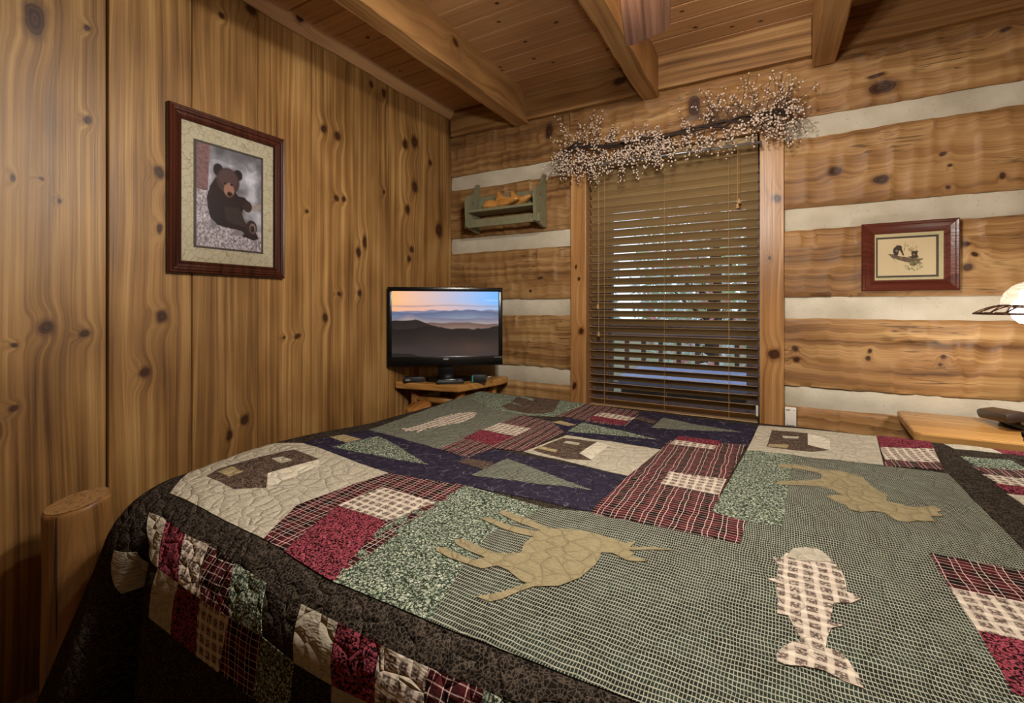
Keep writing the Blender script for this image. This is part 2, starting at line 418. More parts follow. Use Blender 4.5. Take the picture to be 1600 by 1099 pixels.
def log(x0, x1, z1, z0, seed, parent, tint=1.0):
    ks = [(k[1], k[0], k[3], k[2]) for k in LK if x0 <= k[0] <= x1 and z0 - .02 <= k[1] <= z1 + .02]
    mt = wood('hewn_log_%d' % seed, LD, LM, LL, X, Z, Y, knots=ks, rough=.55, ring=16, warp=.14, bump=.45, blotch=.7, hewn=True, tint=tint)
    nx = max(12, int((x1 - x0) / .012)); nzv = 22
    rnd = random.Random(seed)
    # adze facets: vertical bands, each a shallow scoop, in two or three rows
    rows = [0, .34 + .1 * rnd.random(), .68 + .1 * rnd.random(), 1.001]
    bands = []
    for r in range(3):
        xs = [x0]; 
        while xs[-1] < x1: xs.append(xs[-1] + rnd.uniform(.05, .13))
        bands.append((xs, [rnd.uniform(-.006, .006) for _ in xs], [rnd.uniform(-.09, .09) for _ in xs]))
    def fn(s, t):
        x = x0 + (x1 - x0) * s
        zz0 = z0 + .006 * nz(x * 3.1, seed) + .004 * nz(x * 13, seed); zz1 = z1 + .006 * nz(x * 2.7, seed + 9) + .004 * nz(x * 12, seed + 5)
        z = zz0 + (zz1 - zz0) * t
        d = 0
        for r in range(3):
            if rows[r] <= t + .03 * nz(x * 6, seed, r) < rows[r + 1]:
                xs, of, tl = bands[r]
                for i in range(len(xs) - 1):
                    if xs[i] <= x + .008 * nz(z * 20, seed) < xs[i + 1]:
                        k = (x - xs[i]) / (xs[i + 1] - xs[i])
                        d = of[i] + tl[i] * (k - .5) * .06 + .005 * (1 - (2 * k - 1) ** 2)
                        break
                break
        d += .006 * nz(x * 1.5, z * 5, seed) + .0018 * nz(x * 25, z * 60, seed)
        e = min(t, 1 - t) * (zz1 - zz0)
        if e < .014: d += .010 * (1 - e / .014) ** 2
        return (x, YB + d, z)
    return grid_solid('log', nx, nzv, fn, (0, .18, 0), mt, parent)
sd = 100
for li, (z1, z0) in enumerate(LZ):
    if li in (0,):
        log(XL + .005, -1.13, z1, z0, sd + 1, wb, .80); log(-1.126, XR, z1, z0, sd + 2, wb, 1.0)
    elif li in (4, 5):
        if li == 4:
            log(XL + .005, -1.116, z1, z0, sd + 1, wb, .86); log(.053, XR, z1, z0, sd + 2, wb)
            log(-1.11, .05, .58, z0, sd + 3, wb)
        else: log(XL + .005, XR, z1, z0, sd + 1, wb)
    else:
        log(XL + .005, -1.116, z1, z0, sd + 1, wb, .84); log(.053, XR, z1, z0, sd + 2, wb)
    sd += 10
def chinking(x0, x1, z1, z0, seed):
    def fn(s, t):
        x = x0 + (x1 - x0) * s; z = z0 - .012 + (z1 - z0 + .024) * t
        return (x, YB + .014 + .010 * (2 * t - 1) ** 2 + .003 * nz(x * 4, z * 9, seed) + .0015 * nz(x * 18, z * 18, seed), z)
    return grid_solid('chinking', max(6, int((x1 - x0) / .03)), 8, fn, (0, .16, 0), M_chink, wb)
for ci, (z1, z0) in enumerate(CZ):
    if ci == 4: chinking(XL, XR, z1, z0, ci)
    else:
        chinking(XL, -1.116, z1, z0, ci); chinking(.053, XR, z1, z0, ci + 20)

# ceiling: boards running along x, three hewn beams, blocking boards on the log wall
ce = MB().box(XL - .1, XR + .1, YF - .1, YB + .25, ZC + .03, ZC + .1).build('ceiling', M_dark)
tag(ce, 'ceiling of narrow knotty pine boards', 'ceiling', kind='structure')
ys = 2.669; k = 0
ceil_mats = []
rk = random.Random(4)
for j in range(6):
    ceil_mats.append(wood('ceiling_board_%d' % j, CD, CM, CL, X, Y, Z, rough=.5, ring=14 + 4 * j, blotch=.3, streak=.6, warp=.04, tint=.92 + .04 * (j % 4),
        knots=[(2.669 + .127 - .127 * (j + 1) + rk.uniform(.03, .1), rk.uniform(-2, .9), .007, .010) for _ in range(5)] + [(2.669 + .127 - .127 * (j + 7) + rk.uniform(.03, .1), rk.uniform(-2, .9), .007, .010) for _ in range(4)]))
y1 = 2.796
while y1 > YF:
    y0 = max(y1 - .127, YF)
    m = MB(); c = .004
    m.prism([(y0 + .0006, ZC + .02), (y0 + .0006, ZC + c), (y0 + c, ZC), (y1 - c * 2.2, ZC), (y1 - .0008, ZC + c * 1.2), (y1 - .0008, ZC + .02)], XL, XR,
            Matrix(((0, 0, 1, 0), (1, 0, 0, 0), (0, 1, 0, 0), (0, 0, 0, 1))))
    m.build('ceiling_board', ceil_mats[k % 6], ce)
    y1 = y0; k += 1

def beam(x0, x1, z0, z1, ya, yb_, seed, label):
    n = 110; vs = []; fs = []
    for i in range(n + 1):
        y = ya + (yb_ - ya) * i / n
        a = .007 * nz(y * 3.1, seed) + .005 * nz(y * 9, seed, 2); b = .007 * nz(y * 2.8, seed, 5) + .005 * nz(y * 8, seed, 7)
        d = .006 * nz(y * 2, seed, 11) + .003 * nz(y * 10, seed, 13)
        c1 = .006 + .006 * abs(nz(y * 6, seed, 17)); c2 = .004 + .005 * abs(nz(y * 6, seed, 19))
        e1 = .003 * nz(y * 7, seed, 23); e2 = .003 * nz(y * 7, seed, 29)
        X0 = x0 + a; X1 = x1 + b; Z0 = z0 + d
        sec = [(X0 + e1, z1), (X0 + e2, (z0 + z1) / 2), (X0, Z0 + c1), (X0 + c1, Z0), ((X0 + X1) / 2, Z0 + e1), (X1 - c2, Z0), (X1, Z0 + c2), (X1 + e1, (z0 + z1) / 2), (X1 + e2, z1)]
        vs += [(p[0], y, p[1]) for p in sec]
    m = 9
    for i in range(n):
        for j in range(m):
            j2 = (j + 1) % m
            fs.append((i * m + j, i * m + j2, (i + 1) * m + j2, (i + 1) * m + j))
    fs.append(tuple(range(m))); fs.append(tuple(n * m + j for j in reversed(range(m))))
    me = bpy.data.meshes.new('ceiling_beam'); me.from_pydata(vs, [], fs)
    bm = bmesh.new(); bm.from_mesh(me); bmesh.ops.recalc_face_normals(bm, faces=bm.faces); bm.to_mesh(me); bm.free()
    me.polygons.foreach_set('use_smooth', [True] * len(me.polygons)); me.set_sharp_from_angle(angle=R(28))
    o = link_mesh('ceiling_beam', me, M_beam, ce); o['label'] = label
    return o
beam(-1.535, -1.43, 2.475, ZC + .01, YF, YB - .002, 3, 'hewn beam nearest the pine board wall')
beam(-.672, -.572, 2.462, ZC + .01, YF, YB - .002, 8, 'hewn beam above the window, beside the fan blade')
beam(.171, .273, 2.44, ZC + .01, YF, YB - .002, 14, 'hewn beam right of the window')
for i, (x0, x1) in enumerate([(XL + .02, -1.537), (-1.428, -.674), (-.57, .169), (.275, XR)]):
    def fn(s, t, x0=x0, x1=x1, i=i):
        x = x0 + (x1 - x0) * s; z = 2.495 + (ZC - 2.493) * t
        return (x, YB - .028 + .0025 * nz(x * 4, z * 8, i), z)
    grid_solid('blocking_board', 40, 6, fn, (0, .12, 0), M_block, wb)
tr = MB()
n = 60; sec = [(0, ZC), (0, ZC - .058), (.014, ZC - .062), (.042, ZC - .030), (.05, ZC - .012), (.05, ZC)]
vs = []; fs = []
for i in range(n + 1):
    y = YF + (YB - YF) * i / n
    w = .006 * nz(y * 4, 2.2) + .004 * nz(y * 11, 4.2)
    vs += [(XL + p[0] + (w if p[0] > .01 else 0), y, p[1] + (w if 0 < j < 4 else 0)) for j, p in enumerate(sec)]
for i in range(n):
    for j in range(5): fs.append((i * 6 + j, i * 6 + j + 1, (i + 1) * 6 + j + 1, (i + 1) * 6 + j))
fs.append(tuple(range(6))); fs.append(tuple(n * 6 + j for j in reversed(range(6))))
o = pydata('trim_1', vs, fs, wood('cornice_pine', CD, CM, CL, Y, (.5, 0, .5), X, rough=.5, ring=14, tint=.9, knots=((.33, 1.45, .02, .02),)))
tag(o, 'rough pine cornice strip between board wall and ceiling', 'trim', kind='structure')

# ------------------------------------------------------------------ window
wn = empty('window_1', (-.53, YB, .6))
tag(wn, 'window with pine casing behind the wooden blind', 'window', kind='structure')
def wpart(name, m, mat, parent=wn, **k):
    o = m.build(name, mat, parent, **k)
    o.matrix_parent_inverse = Matrix.Translation((-wn.location.x, -wn.location.y, -wn.location.z)) if parent is wn else Matrix()
    return o
def casing(x0, x1, z0, z1, knots, vert=True, yf=YB - .018):
    mt = wood('casing_%d' % int(abs(x0) * 1000), srgb(112, 74, 40), srgb(158, 114, 68), srgb(186, 144, 96), Z if vert else X, X if vert else Z, Y, knots=knots, rough=.32, ring=20, warp=.12)
    return wpart('casing', MB().box(x0, x1, yf, YB + .2, z0, z1, c=.003), mt)
casing(-1.116, -1.013, .55, 2.16, [(-1.045, 1.09, .018, .02), (-1.06, 1.42, .008, .012), (-1.08, 1.5, .006, .012), (-1.09, .74, .012, .02)])
casing(-.057, .053, .55, 2.16, [(.02, 1.80, .018, .022), (.01, 1.0, .024, .028), (-.01, 1.5, .006, .01)])
casing(-1.116, .053, 2.16, 2.23, [], False)
casing(-1.15, .09, .555, .59, [], False, YB - .05)
sa = MB(); yg = YB + .15
sa.box(-1.013, -.895, yg - .02, yg + .03, .59, 2.16); sa.box(-.125, -.057, yg - .02, yg + .03, .59, 2.16)
sa.box(-.895, -.125, yg - .02, yg + .03, .59, .68); sa.box(-.895, -.125, yg - .02, yg + .03, 2.0, 2.16)
wpart('sash', sa, M_sash)
wpart('meeting_rail', MB().box(-.895, -.125, yg - .015, yg + .025, 1.10, 1.13, c=.003), M_sash)
wpart('pane', MB().box(-.895, -.125, yg + .003, yg + .007, .68, 1.10), M_glass)
wpart('pane', MB().box(-.895, -.125, yg + .003, yg + .007, 1.13, 2.0), M_glass)
# ------------------------------------------------------------------ helpers for things
def thing(name, loc, label, cat, group=None, rz=0):
    return tag(empty(name, loc, rz), label, cat, group)
def wp(m, name, mat, parent, **k):
    """a part whose mesh is given in world coordinates"""
    o = m.build(name, mat, parent, **k) if isinstance(m, MB) else m
    o.parent = parent
    if parent.type == 'EMPTY': o.matrix_parent_inverse = parent.matrix_basis.inverted()
    return o

# ------------------------------------------------------------------ bed, mattress, quilt
bed = thing('log_bed', (-.2, 1.35, 0), 'peeled log bed frame with a round footpost beside the board wall', 'bed')
def post(x, y, top, r, seed):
    m = MB(); n = 28
    pr = [(r * (1 + .05 * nz(top * i / 25 * 3, seed)), top * i / 25) for i in range(26)] + [(r * .985, top + .008), (r * .93, top + .013)]
    m.lathe(pr, n, Matrix.Translation((x, y, 0)))
    m.f.append(tuple(range(n - 1, -1, -1)))
    for k in range(3 * n): 
        v = m.v[-1 - k]; v.z += .02 * (v.x - x) + .18 * (v.y - y)       # saw cut slightly off square
    m.f.append(tuple(len(m.v) - n + k for k in range(n)))
    return m
def post_end(x, y, top, r):
    m = MB(); n = 28; vs = [(x, y, top + .017)]; fs = []
    for q, f in enumerate((.35, .7, .925)):
        for k in range(n):
            t = 2 * PI * k / n; vs.append((x + r * f * math.cos(t), y + r * f * math.sin(t), top + .0165 - .002 * f))
    vs = [(a_, b_, c_ + .02 * (a_ - x) + .18 * (b_ - y)) for a_, b_, c_ in vs]
    fs += [(0, 1 + k, 1 + (k + 1) % n) for k in range(n)]
    for q in range(2):
        for k in range(n): fs.append((1 + q * n + k, 1 + (q + 1) * n + k, 1 + (q + 1) * n + (k + 1) % n, 1 + q * n + (k + 1) % n))
    return m.add(vs, fs)
def end_mat(x, y):
    n = NT('sawn_end_grain'); tc = n.new('ShaderNodeTexCoord').outputs['Object']
    d = n.vm('LENGTH', n.vm('MULTIPLY', n.vm('SUBTRACT', tc, (x + .012, y - .01, 0)), (1, 1, 0)))
    w = n.math('SINE', n.math('MULTIPLY', n.math('ADD', d, n.math('MULTIPLY', n.noise(tc, 30, 2), .006)), 1100.0))
    c = n.mix(n.math('MULTIPLY_ADD', w, .3, .5), srgb(132, 96, 56), srgb(168, 130, 84))
    return n.bsdf(n.mix(n.step(n.noise(tc, 80, 3), .45, .7), c, srgb(120, 86, 48)), .7, n.noise(tc, 120, 2), .4)
wp(post(-1.80, .548, .655, .078, 1), 'bed_post', wood('footpost_pine', srgb(86, 56, 28), srgb(130, 92, 50), srgb(158, 116, 68), Z, (.7, .7, 0), (.9, -.9, 0), rough=.45, ring=16, warp=.3, bump=.5), bed, auto=50)
wp(post_end(-1.80, .548, .655, .078), 'post_end', end_mat(-1.80, .548), bed, smooth=True)
wp(MB().box(-1.7520, -1.7506, .4865, .4890, .05, .652), 'drying_crack', M_dark, bed)
wp(post(-1.80, 2.06, .655, .075, 5), 'bed_post', M_log, bed, auto=50)
wp(MB().tube([(-1.80, .55, .36), (-1.80, 2.06, .36)], .045, 14), 'foot_rail', M_rung, bed, smooth=True)
wp(MB().tube([(-1.78, .66, .29), (1.5, .66, .29)], .05, 14), 'side_rail', M_rung, bed, smooth=True)
wp(MB().tube([(-1.78, 2.05, .29), (1.5, 2.05, .29)], .05, 14), 'side_rail', M_rung, bed, smooth=True)
for y in (.55, 2.15): wp(post(1.52, y, 1.25, .07, 9), 'bed_post', M_log, bed, auto=50)
for z in (.75, 1.0, 1.15): wp(MB().tube([(1.52, .55, z), (1.52, 2.15, z)], .045, 14), 'head_rail', M_rung, bed, smooth=True)
mt = MB().box(-1.44, 1.42, .63, 2.10, .36, .735, c=.06).build('mattress', M_mattress, None, auto=40)
tag(mt, 'mattress under the patchwork quilt', 'mattress')

BXO, BYO, BZ, BYF, RF = -1.6, .485, .755, 2.19, .17
def smoothk(k):
    k = min(1, max(0, k)); return k * k * (3 - 2 * k)
def nr(u): return .10 + .07 * smoothk((-.55 - u) / .85)
def prof(t, fl_, Rr):
    if t <= 0: return 0., 0.
    th = t / Rr; tm = PI / 2 - fl_
    if th < tm: return Rr * math.sin(th), -Rr * (1 - math.cos(th))
    e = t - Rr * tm
    return Rr * math.sin(tm) + e * math.cos(tm), -Rr * (1 - math.cos(tm)) - e * math.sin(tm)
def interp(x, xs, ys):
    for i in range(len(xs) - 1):
        if x <= xs[i + 1]: return ys[i] + (ys[i + 1] - ys[i]) * smoothk((x - xs[i]) / (xs[i + 1] - xs[i]))
    return ys[-1]
def flare(phi): return interp(phi, [0, 20, 48, 75, 90], [.08, .24, .36, .26, .06])
def drape0(u, v):
    BX = BXO + RF; rn = nr(max(u, BX)); BY = BYO + rn
    dx = max(0, BX - u); dy = max(0, BY - v); df = max(0, v - BYF)
    x = max(u, BX); y = min(max(v, BY), BYF)
    z = BZ + .035 * math.exp(-((u + 1.38) / .33) ** 2 - ((v - .97) / .33) ** 2)
    z += .0035 * nz(u * 5, v * 5, 3) + .002 * nz(u * 13, v * 13, 8)
    if df > 0:
        o, h = prof(df, .05, .07); o2, h2 = prof(dx, .1, RF)
        return Vector((x - o2, y + o, z + min(h, h2)))
    if dx > 0 or dy > 0:
        phi = math.degrees(math.atan2(dy, dx)); rho = math.hypot(dx, dy)
        f = flare(phi); o, h = prof(rho, f, rn if dx == 0 else RF)
        if dx == 0:
            if rho > .15: o += .018 * (rho - .15) * math.sin(u * 14)
            # deep pleat where the corner of the cloth hangs free
            o -= .30 * smoothk((rho - .13) / .30) * math.exp(-((u + 1.30 + .16 * max(0, rho - .2)) / (.030 + .05 * rho)) ** 2)
        x -= o * math.cos(R(phi)); y -= o * math.sin(R(phi)); z += h
    return Vector((x, y, max(z, .03)))
def drape(u, v, h=0.0):
    p = drape0(u, v)
    if h:
        e = .004
        n = (drape0(u + e, v) - drape0(u - e, v)).cross(drape0(u, v + e) - drape0(u, v - e))
        if n.length > 1e-12: p = p + n.normalized() * h
    return p
def inside(p, poly):
    r = False; j = len(poly) - 1
    for i in range(len(poly)):
        (xi, yi), (xj, yj) = poly[i], poly[j]
        if (yi > p[1]) != (yj > p[1]) and p[0] < (xj - xi) * (p[1] - yi) / (yj - yi) + xi: r = not r
        j = i
    return r
def seg_dist(p, a, b):
    ax, ay = a; bx, by = b; dx, dy = bx - ax, by - ay
    L = dx * dx + dy * dy
    t = 0 if L == 0 else max(0, min(1, ((p[0] - ax) * dx + (p[1] - ay) * dy) / L))
    return math.hypot(p[0] - ax - t * dx, p[1] - ay - t * dy)
def cloth(name, poly, h, mat, parent, step=.03, skirt=True):
    b = []
    n = len(poly)
    for i in range(n):
        a, c = poly[i], poly[(i + 1) % n]
        k = max(1, int(math.hypot(c[0] - a[0], c[1] - a[1]) / step))
        b += [(a[0] + (c[0] - a[0]) * j / k, a[1] + (c[1] - a[1]) * j / k) for j in range(k)]
    x0 = min(p[0] for p in b); x1 = max(p[0] for p in b); y0 = min(p[1] for p in b); y1 = max(p[1] for p in b)
    pts = []
    for i in range(int((x1 - x0) / step) + 1):
        for j in range(int((y1 - y0) / step) + 1):
            p = (x0 + (i + .5) * step, y0 + (j + .5) * step)
            if inside(p, b) and all(seg_dist(p, b[q], b[(q + 1) % len(b)]) > step * .35 for q in range(len(b))): pts.append(p)
    co = [Vector(p) for p in b + pts]
    es = [(i, (i + 1) % len(b)) for i in range(len(b))]
    v2, e2, f2, *_ = delaunay_2d_cdt(co, es, [], 1, 1e-6)
    vs = [drape(p.x, p.y, h) for p in v2]; uv = [(p.x, p.y) for p in v2]; fs = [tuple(f) for f in f2]
    if skirt:
        cnt = {}
        for f in fs:
            for a, c in zip(f, f[1:] + f[:1]): cnt[(a, c)] = 1
        bd = [(a, c) for (a, c) in cnt if (c, a) not in cnt]
        low = {}
        for a, c in bd:
            for q in (a, c):
                if q not in low:
                    low[q] = len(vs); vs.append(drape(v2[q].x, v2[q].y, h - .0013)); uv.append((v2[q].x, v2[q].y))
        fs += [(c, a, low[a], low[c]) for a, c in bd]
    me = bpy.data.meshes.new(name); me.from_pydata([tuple(v) for v in vs], [], fs); me.update()
    lay = me.uv_layers.new(name='flat')
    for lp in me.loops: lay.data[lp.index].uv = uv[lp.vertex_index]
    me.polygons.foreach_set('use_smooth', [True] * len(me.polygons)); me.set_sharp_from_angle(angle=R(55))
    o = link_mesh(name, me, mat, parent)
    if parent.type == 'EMPTY': o.matrix_parent_inverse = parent.matrix_basis.inverted()
    return o

# fabrics; the coordinate is the flat cloth in metres
def fabric(name, fn, rough=.9, pucker=1.0):
    n = NT(name)
    uv = n.new('ShaderNodeUVMap', {'uv_map': 'flat'}).outputs[0]
    wob = n.vm('ADD', uv, n.vm('SCALE', n.vm('SUBTRACT', n.noise(uv, 16, 2, .5, color=True), (.5, .5, .5)), scale=.012))
    sp = n.new('ShaderNodeSeparateXYZ', {}, {0: wob})
    c = fn(n, wob, sp.outputs[0], sp.outputs[1])
    # quilting: loops of stitching pull the cloth into soft pillows
    q = n.vor(n.vm('ADD', uv, n.vm('SCALE', n.noise(uv, 9, 1, .5, color=True), scale=.05)), 25, 'DISTANCE_TO_EDGE')
    pil = n.math('POWER', n.math('MINIMUM', n.math('MULTIPLY', q, 2.6), 1.0), .5)
    wr = n.noise(n.vm('MULTIPLY', uv, (30, 80, 1)), 1, 2, .7)
    h = n.math('ADD', n.math('MULTIPLY', pil, 1.0 * pucker), n.math('MULTIPLY', wr, .7 * pucker))
    return n.bsdf(c, rough, h, .8, .008, Specular_IOR_Level=0.0)
def f_grid(n, w, u, v):
    lu = n.math('PINGPONG', u, .0023); lv = n.math('PINGPONG', v, .0048)
    m = n.math('MAXIMUM', n.step(lu, .0007, .0002), n.step(lv, .0014, .0006))
    base = n.mix(n.step(n.noise(w, 14, 2), .4, .6), srgb(36, 38, 33), srgb(44, 52, 44))
    return n.mix(n.math('MULTIPLY', m, .80), base, srgb(168, 168, 152))
def f_plaid(n, w, u, v):
    bu = n.step(n.math('PINGPONG', u, .024), .009, .014); bv = n.step(n.math('PINGPONG', v, .024), .009, .014)
    base = n.mix(n.math('MULTIPLY', n.math('ADD', bu, bv), .5), srgb(26, 22, 20), srgb(74, 30, 34))
    l1 = n.step(n.math('PINGPONG', u, .0055), .0010, .0004)
    l1 = n.math('MULTIPLY', l1, n.step(n.math('PINGPONG', n.math('ADD', u, .011), .0165), .0035, .006))
    l2 = n.step(n.math('PINGPONG', v, .0062), .0011, .0004)
    c = n.mix(n.math('MULTIPLY', l2, .72), base, srgb(190, 168, 160))
    return n.mix(n.math('MULTIPLY', l1, .85), c, srgb(206, 178, 170))
def f_check(n, w, u, v):
    bu = n.step(n.math('PINGPONG', u, .0115), .0030, .0052); bv = n.step(n.math('PINGPONG', v, .0115), .0030, .0052)
    th = n.math('MAXIMUM', bu, bv)
    m = n.math('MULTIPLY', bu, bv)
    c = n.mix(n.math('MULTIPLY', th, .22), srgb(204, 192, 176), srgb(84, 60, 54))
    return n.mix(n.math('MULTIPLY', n.math('MULTIPLY', m, .85), n.step(n.noise(w, 240, 2), .3, .55)), c, srgb(56, 32, 30))
def f_leaf(n, w, u, v):
    d = n.vor(n.vm('ADD', w, n.vm('SCALE', n.noise(w, 150, 2, .5, color=True), scale=.006)), 125, 'DISTANCE_TO_EDGE')
    g = n.noise(w, 60, 2)
    c = n.mix(n.step(g, .35, .65), srgb(140, 152, 132), srgb(178, 184, 166))
    c = n.mix(n.step(n.noise(w, 190, 3, .6), 0.44, .54), srgb(52, 60, 50), c)
    return n.mix(n.step(d, .10, .03), c, srgb(40, 48, 38))
def f_red(n, w, u, v):
    d = n.noise(n.vm('ADD', w, n.vm('SCALE', n.noise(w, 120, 2, .5, color=True), scale=.008)), 240, 2, .5)
    return n.mix(n.step(d, .46, .51), srgb(30, 18, 20), n.mix(n.noise(w, 60), srgb(112, 42, 54), srgb(158, 80, 92)))
def f_border(n, w, u, v):
    d = n.vor(n.vm('ADD', w, n.vm('SCALE', n.noise(w, 90, 2, .5, color=True), scale=.012)), 150, 'DISTANCE_TO_EDGE')
    c = n.mix(n.step(n.noise(w, 40, 3), .35, .65), srgb(21, 18, 16), srgb(37, 32, 28))
    return n.mix(n.math('MULTIPLY', n.step(d, .14, .03), .6), c, srgb(90, 80, 70))
def f_brown(n, w, u, v):
    d = n.vor(n.vm('ADD', w, n.vm('SCALE', n.noise(w, 110, 2, .5, color=True), scale=.008)), 150, 'DISTANCE_TO_EDGE')
    return n.mix(n.step(d, .16, .05), srgb(48, 38, 34), srgb(106, 90, 78))
def f_navy(n, w, u, v):
    e = n.vor(n.vm('ADD', w, n.vm('SCALE', n.noise(w, 22, 2, .5, color=True), scale=.03)), 26, 'DISTANCE_TO_EDGE')
    s = n.math('MULTIPLY', n.step(e, .035, .012), n.step(n.noise(w, 30, 2), .48, .56))
    c = n.mix(n.noise(w, 90, 3), srgb(34, 31, 42), srgb(50, 45, 60))
    return n.mix(n.math('MULTIPLY', s, .26), c, srgb(150, 146, 152))
def f_mottle(a, b):
    def fn(n, w, u, v):
        t = n.noise(n.vm('MULTIPLY', w, (1.0, 3.0, 1)), 90, 4, .65)
        e = n.vor(n.vm('ADD', w, n.vm('SCALE', n.noise(w, 22, 2, .5, color=True), scale=.03)), 30, 'DISTANCE_TO_EDGE')
        c = n.mix(n.step(t, .3, .7), a, b)
        return n.mix(n.math('MULTIPLY', n.step(e, .03, .008), .22), c, srgb(84, 74, 60))
    return fn
FAB = {'grid': fabric('windowpane_cotton', f_grid), 'plaid': fabric('red_black_plaid', f_plaid), 'check': fabric('cream_check', f_check),
       'leaf': fabric('green_leaf_print', f_leaf), 'red': fabric('crimson_print', f_red), 'border': fabric('dark_brown_print', f_border),
       'brownprint': fabric('brown_speckle_print', f_brown), 'navy': fabric('navy_cotton', f_navy),
       'beige': fabric('beige_mottled_cotton', f_mottle(srgb(152, 145, 128), srgb(184, 177, 160))),
       'pale': fabric('pale_cream_cotton', f_mottle(srgb(184, 176, 158), srgb(208, 202, 184))),
       'khaki': fabric('khaki_cotton', f_mottle(srgb(130, 119, 92), srgb(146, 135, 106))),
       'tan': fabric('tan_cotton', f_mottle(srgb(140, 126, 94), srgb(160, 146, 112)))}
quilt = thing('patchwork_quilt', (-.2, 1.35, .75), 'patchwork lodge quilt with moose, fish, cabin and tree blocks spread over the bed', 'quilt')
# backing cloth with the dark border: a regular sheet
us = np.concatenate([np.arange(-2.12, -1.5, .02), np.arange(-1.5, -1.2, .01), np.arange(-1.2, 1.30, .04)]); vs_ = np.concatenate([np.arange(-.02, .74, .018), np.arange(.74, 2.1, .04), np.arange(2.1, 2.5, .025)])
nu, nv = len(us), len(vs_)
V = [drape(float(a), float(b)) for b in vs_ for a in us]
Fq = [(j * nu + i, j * nu + i + 1, (j + 1) * nu + i + 1, (j + 1) * nu + i) for j in range(nv - 1) for i in range(nu - 1)]
me = bpy.data.meshes.new('border_cloth'); me.from_pydata([tuple(v) for v in V], [], Fq); me.update()
lay = me.uv_layers.new(name='flat')
for lp in me.loops: lay.data[lp.index].uv = (us[lp.vertex_index % nu], vs_[lp.vertex_index // nu])
me.polygons.foreach_set('use_smooth', [True] * len(me.polygons))
bc = link_mesh('border_cloth', me, FAB['border'], quilt); bc.matrix_parent_inverse = quilt.matrix_basis.inverted()
bc['label'] = 'dark brown printed border cloth'
